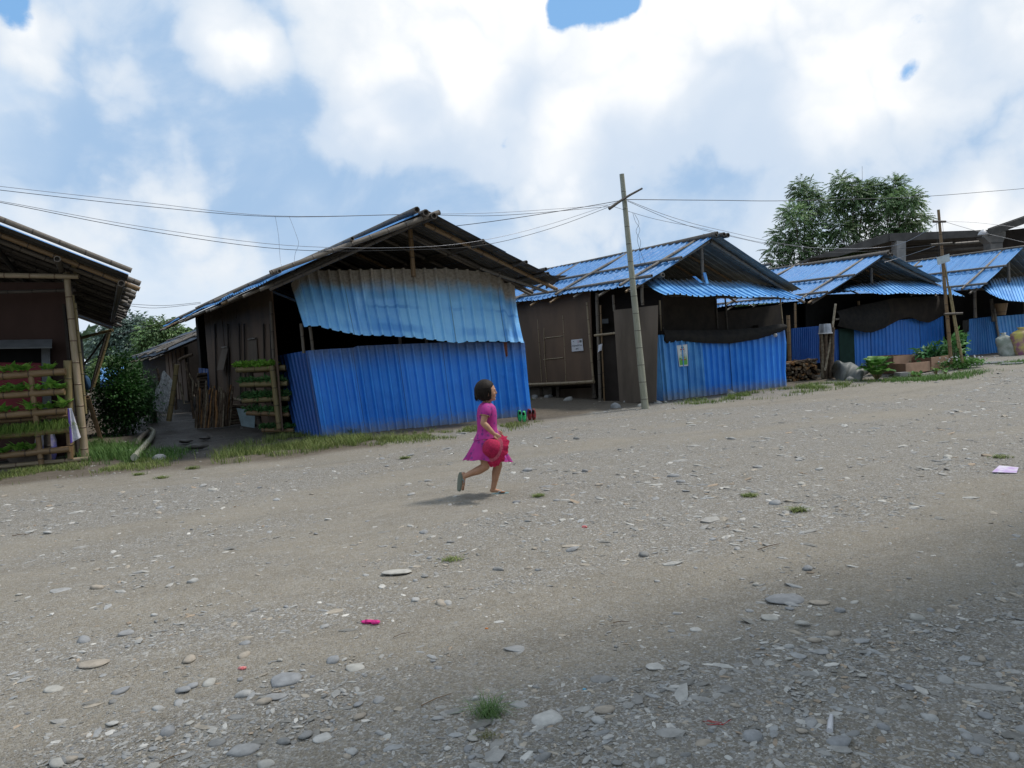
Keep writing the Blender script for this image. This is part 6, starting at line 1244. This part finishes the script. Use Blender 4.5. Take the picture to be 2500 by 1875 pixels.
def gravel(N, seed):
    rs = np.random.default_rng(seed); px = rs.uniform(-500, 3000, N); py = 900 + 1090 * rs.random(N) ** 1.6; P0 = Gv(px, np.maximum(py, 850 + 60 - px * .055 + 42)); 
    sa = sandf(P0[:, 0], P0[:, 1]); fm_ = frontmask(P0); keep = (rs.random(N) > .66 * sa) & (rs.random(N) > .80 * fm_) & (P0[:, 1] < 45) & (P0[:, 1] > .5) & ~inside_huts(P0); P = P0[keep]; sa = sa[keep]; n = len(P)
    s = np.exp(rs.normal(0, .60, n)) * .0076 * (np.maximum(P[:, 1], 2) / 3) ** .62 * (1 - .35 * sa); s = np.clip(s, .003, .085)
    T = [stonev(I1, 500 + k, .55, .5) for k in range(12)]; nv = len(T[0]); Ts = np.array(T); ti = rs.integers(0, 12, n); V = Ts[ti] * s[:, None, None]; fl = rs.uniform(.22, .65, n); V[:, :, 2] *= fl[:, None]
    V[:, :, 0] *= rs.uniform(.9, 1.9, n)[:, None]; a = rs.uniform(0, 2 * pi, n); ca, sa_ = np.cos(a)[:, None], np.sin(a)[:, None]; X, Y = V[:, :, 0] * ca - V[:, :, 1] * sa_, V[:, :, 0] * sa_ + V[:, :, 1] * ca
    tl = rs.normal(0, .13, n)[:, None]; Zv = V[:, :, 2] + X * tl; V = np.stack([X + P[:, 0, None], Y + P[:, 1, None], Zv + P[:, 2, None] + (s * fl * -.06)[:, None]], -1)
    Fc = (I1[1][None] + (np.arange(n) * nv)[:, None, None]).reshape(-1, 3); pal = np.array([(.28, .275, .26), (.345, .34, .32), (.225, .222, .212), (.41, .40, .375), (.32, .285, .235), (.19, .185, .17), (.48, .465, .43), (.265, .27, .27), (.30, .24, .18)]); ci = rs.choice(9, n, p=[.24, .13, .16, .05, .11, .12, .02, .13, .04]); col = np.repeat(pal[ci] * rs.uniform(.85, 1.15, (n, 1)), nv, 0)
    return V.reshape(-1, 3), Fc, col
V, Fc, C_ = gravel(52000, 11); tag(big('gravel', V, Fc, m_stone, C_, smooth=False), 'fine grey gravel and pebbles scattered all over the yard', 'gravel', None, 'stuff')
n_st = 0; tries = 0; gx = np.array(girl.location)
while n_st < 262 and tries < 4000:
    tries += 1; px, py = random.uniform(0, 2500), 1060 + 815 * random.random() ** .75
    if py < 1110 - (px - 0) * .08: continue
    P = G(px, py); f_ = float(sandf(P[0], P[1])); 
    if random.random() < .75 * f_ or abs(px - 1190) < 130 and abs(py - 1205) < 30: continue
    if float(soilf(np.array([P[0]]), np.array([P[1]]))[0]) > .3 or float(lanef(np.array([P[0]]), np.array([P[1]]))[0]) > .2: continue
    near = sst(1150, 1850, py); sp = random.uniform(6, 9) + (random.random() ** 2.2) * (9 + 12 * near); s = min(.10, sp * P[1] / F)
    put_stone(P, s, 'flat grey river stone lying loose on the gravel yard', group='loose stones on the gravel yard', sink=.2 if s < .05 else .5, tilt=.2, fl=random.uniform(.8, 1.45)); n_st += 1
for k in range(14):
    if not used[k]: bpy.data.objects.remove(SP[k])
def grass_area(name, label, PX, n, h, wd, ca, cb, lean=.35, edge=.15, kind='stuff', nth=.45):
    Q = np.array([G(*q)[:2] for q in PX]); lo, hi = Q.min(0) - edge, Q.max(0) + edge; P = rng.uniform(lo, hi, (n * 6, 2)); m_ = inpoly(Q, P[:, 0] + rng.normal(0, edge, len(P)), P[:, 1] + rng.normal(0, edge, len(P))) & (N2(P[:, 0] * 2.6 + 7, P[:, 1] * 2.6, 3) > nth); P = P[m_][:n]; P = P[~inside_huts(P)] if name != 'lane_grass' else P
    P = np.column_stack([P, gz(P[:, 0], P[:, 1])]); tall = .55 + .9 * N1(P[:, 0] * 2, P[:, 1] * 2, 3); V, Fc, C_ = blades(P, h * rng.uniform(.5, 1.25, len(P)) * tall, np.full(len(P), wd), lean, greens(len(P), ca, cb)); return tag(big(name, V, Fc, m_grass, C_), label, 'grass', None, kind)
gA, gB = (.07, .125, .025), (.25, .28, .095)
grass_area('grass', 'tall green grass strip in front of the largest hut', [(520, 1125), (560, 1100), (640, 1078), (730, 1062), (790, 1072), (900, 1068), (1000, 1062), (900, 1085), (780, 1100), (640, 1118), (560, 1132)], 6000, .115, .0035, gA, gB, nth=.46)
grass_area('grass', 'sparse low grass along the foot of the middle blue front', [(880, 1068), (1150, 1044), (1310, 1030), (1180, 1062), (1000, 1080), (860, 1092)], 3800, .06, .004, gA, gB, nth=.5)
grass_area('grass', 'low grass in front of the left bamboo rack', [(-60, 1190), (-60, 1155), (120, 1142), (230, 1128), (400, 1120), (390, 1150), (250, 1150), (60, 1172)], 4200, .06, .0035, gA, gB, nth=.48)
grass_area('grass', 'grass around the curved logs under the lane bush', [(200, 1120), (225, 1085), (330, 1100), (345, 1125), (300, 1132)], 4200, .17, .004, (.035, .10, .02), (.11, .2, .05), nth=.3)
grass_area('grass', 'grass beside the curved logs at the lane mouth', [(385, 1122), (400, 1095), (440, 1105), (410, 1128)], 900, .10, .004, (.035, .10, .02), (.11, .2, .05), nth=.3)
grass_area('grass', 'low grass strip in front of the second blue front', [(1640, 985), (1760, 968), (1900, 952), (1980, 938), (2100, 930), (2180, 925), (2140, 938), (2000, 955), (1880, 972), (1700, 988)], 4200, .08, .005, (.06, .13, .025), (.20, .25, .07), nth=.5)
grass_area('grass', 'low grass in front of the planters and tarpaulin', [(2150, 925), (2330, 908), (2420, 900), (2340, 918), (2200, 935)], 2600, .08, .006, (.05, .13, .025), (.14, .24, .06), nth=.35)
grass_area('grass', 'thin green growth at the foot of the sacks', [(2440, 886), (2520, 880), (2520, 888), (2450, 892)], 700, .06, .006, (.05, .13, .025), (.14, .24, .06), nth=.3)
def tuft(label, px, py, n, h, sp, wd=.003, ca=gA, cb=gB):
    c = G(px, py); P = c + np.column_stack([rng.normal(0, sp, n), rng.normal(0, sp * .8, n), np.zeros(n)]); P[:, 2] = gz(P[:, 0], P[:, 1]); V, Fc, C_ = blades(P, h * rng.uniform(.5, 1.2, n), np.full(n, wd), .95, greens(n, ca, cb), .55); o = big('grass_tuft', V, Fc, m_grass, C_); return tag(o, label, 'grass tuft')
tuft('spiky grass tuft near the bottom centre of the yard', 1195, 1745, 170, .075, .026, .0014, (.05, .12, .03), (.14, .24, .07)); tuft('small yellowish tuft just below the spiky tuft', 1192, 1798, 40, .025, .02, .0014, (.10, .12, .03), (.2, .2, .06))
for (px, py, h, sp, lb) in ((1948, 1248, .05, .05, 'low grass tuft beside pale stones right of centre'), (1830, 1212, .04, .05, 'small grass tuft above the pale stones'), (2443, 1117, .04, .075, 'flat grass patch near the right edge'), (470, 1145, .06, .07, 'small grass tuft on the gravel before the lane'), (395, 1168, .05, .06, 'tiny grass tuft on the gravel left of the lane'), (340, 1160, .05, .06, 'thin grass tuft at the left of the gravel'), (1100, 1367, .02, .06, 'flat green weed in the middle of the yard'), (1315, 1212, .04, .04, 'tiny weed right of the girl'), (990, 1120, .05, .05, 'tiny weed behind the girl'), (860, 1060, .18, .05, 'small leafy weed against the middle blue front'), (1290, 976, .05, .1, 'weed below the stilts of the second hut')): tuft(lb, px, py, 130, h, sp * .6, .003)
m_pinkr = mat('magenta cloth', (.62, .04, .24), .8, .2, 0, .3, 60)
crumple('cloth_scrap', 'crumpled magenta cloth scrap on the yard below the girl', G(898, 1521), (.036, .014, .009), m_pinkr, 'litter', 51, amp=.6); crumple('cloth_scrap', 'second lump of magenta cloth beside the larger scrap', G(917, 1523), (.020, .015, .010), m_pinkr, 'litter', 52, amp=.5)
m_redf = mat('red foil', (.60, .03, .04), .35, .5, 0, .3, 90, (.55, .30, .28))
crumple('wrapper', 'small red foil wrapper on the lower left of the yard', G(592, 1634), (.018, .010, .007), m_redf, 'litter', 53, amp=.6); crumple('wrapper', 'tiny red wrapper on the sandy patch right of the girl', G(1428, 1289), (.020, .014, .010), m_redf, 'litter', 54, amp=.6)
quad(MB(), [G(2420, 1156) + Z * .012, G(2482, 1156) + Z * .01, G(2486, 1147) + Z * .03, G(2430, 1147) + Z * .02], .003).build('x', m_paper); bpy.data.objects.remove(COL.objects[-1])
tag(MB().slab(G(2422, 1156) + Z * .015, G(2482, 1157) + Z * .01, G(2487, 1146) + Z * .02, G(2440, 1144) + Z * .03, .004, nrml=Z).build('wrapper', mat('purple foil', (.42, .26, .55), .4, .5, 0, .5, 14, (.62, .60, .66))), 'flat purple and silver wrapper on the road at the right edge', 'litter')
crumple('wrapper', 'tiny blue plastic bit on the lower yard', G(1427, 1684), (.008, .006, .003), mat('blue bit', (.05, .28, .45), .4), 'litter', 56)
crumple('wrapper', 'tiny orange bit on the lower yard', G(1188, 1536), (.009, .006, .004), mat('orange bit', (.60, .20, .05), .5), 'litter', 57)
c = G(1750, 1768); tag(MB().tube([c + np.array([.045 * sin(q * 1.1) + .006 * q - .03, .02 * cos(q * 1.7), .006]) for q in range(9)], .0011, 5).build('red_thread', mat('red thread', (.45, .03, .03), .6)), 'tangled red thread on the dark lower right ground', 'thread')
for (a, b, r, lb, m_) in (((2026, 1790), (2030, 1752), .011, 'white bone-like stick at the lower right', m_plastic), ((1028, 1728), (1102, 1698), .0022, 'thin brown twig left of the spiky grass tuft', m_bbrown), ((1496, 1524), (1538, 1522), .0022, 'thin dark twig near the sandy patch', m_wood), ((390, 1868), (455, 1843), .0020, 'thin brown twig at the bottom left', m_bbrown), ((2100, 1836), (2160, 1868), .0018, 'thin pale twig at the bottom right', m_bark2), ((1850, 1345), (1905, 1330), .003, 'small dark twig on the right sandy patch', m_wood), ((960, 1560), (1000, 1548), .002, 'tiny twig below the magenta scrap', m_wood), ((30, 1310), (72, 1306), .004, 'short dark stick at the left of the yard', m_wood)):
    tag(MB().tube([G(*a) + Z * .008, lerp(G(*a), G(*b), .5) + Z * .014, G(*b) + Z * .008], [r, r * .9, r * .6], 6).build('twig', m_), lb, 'twig')
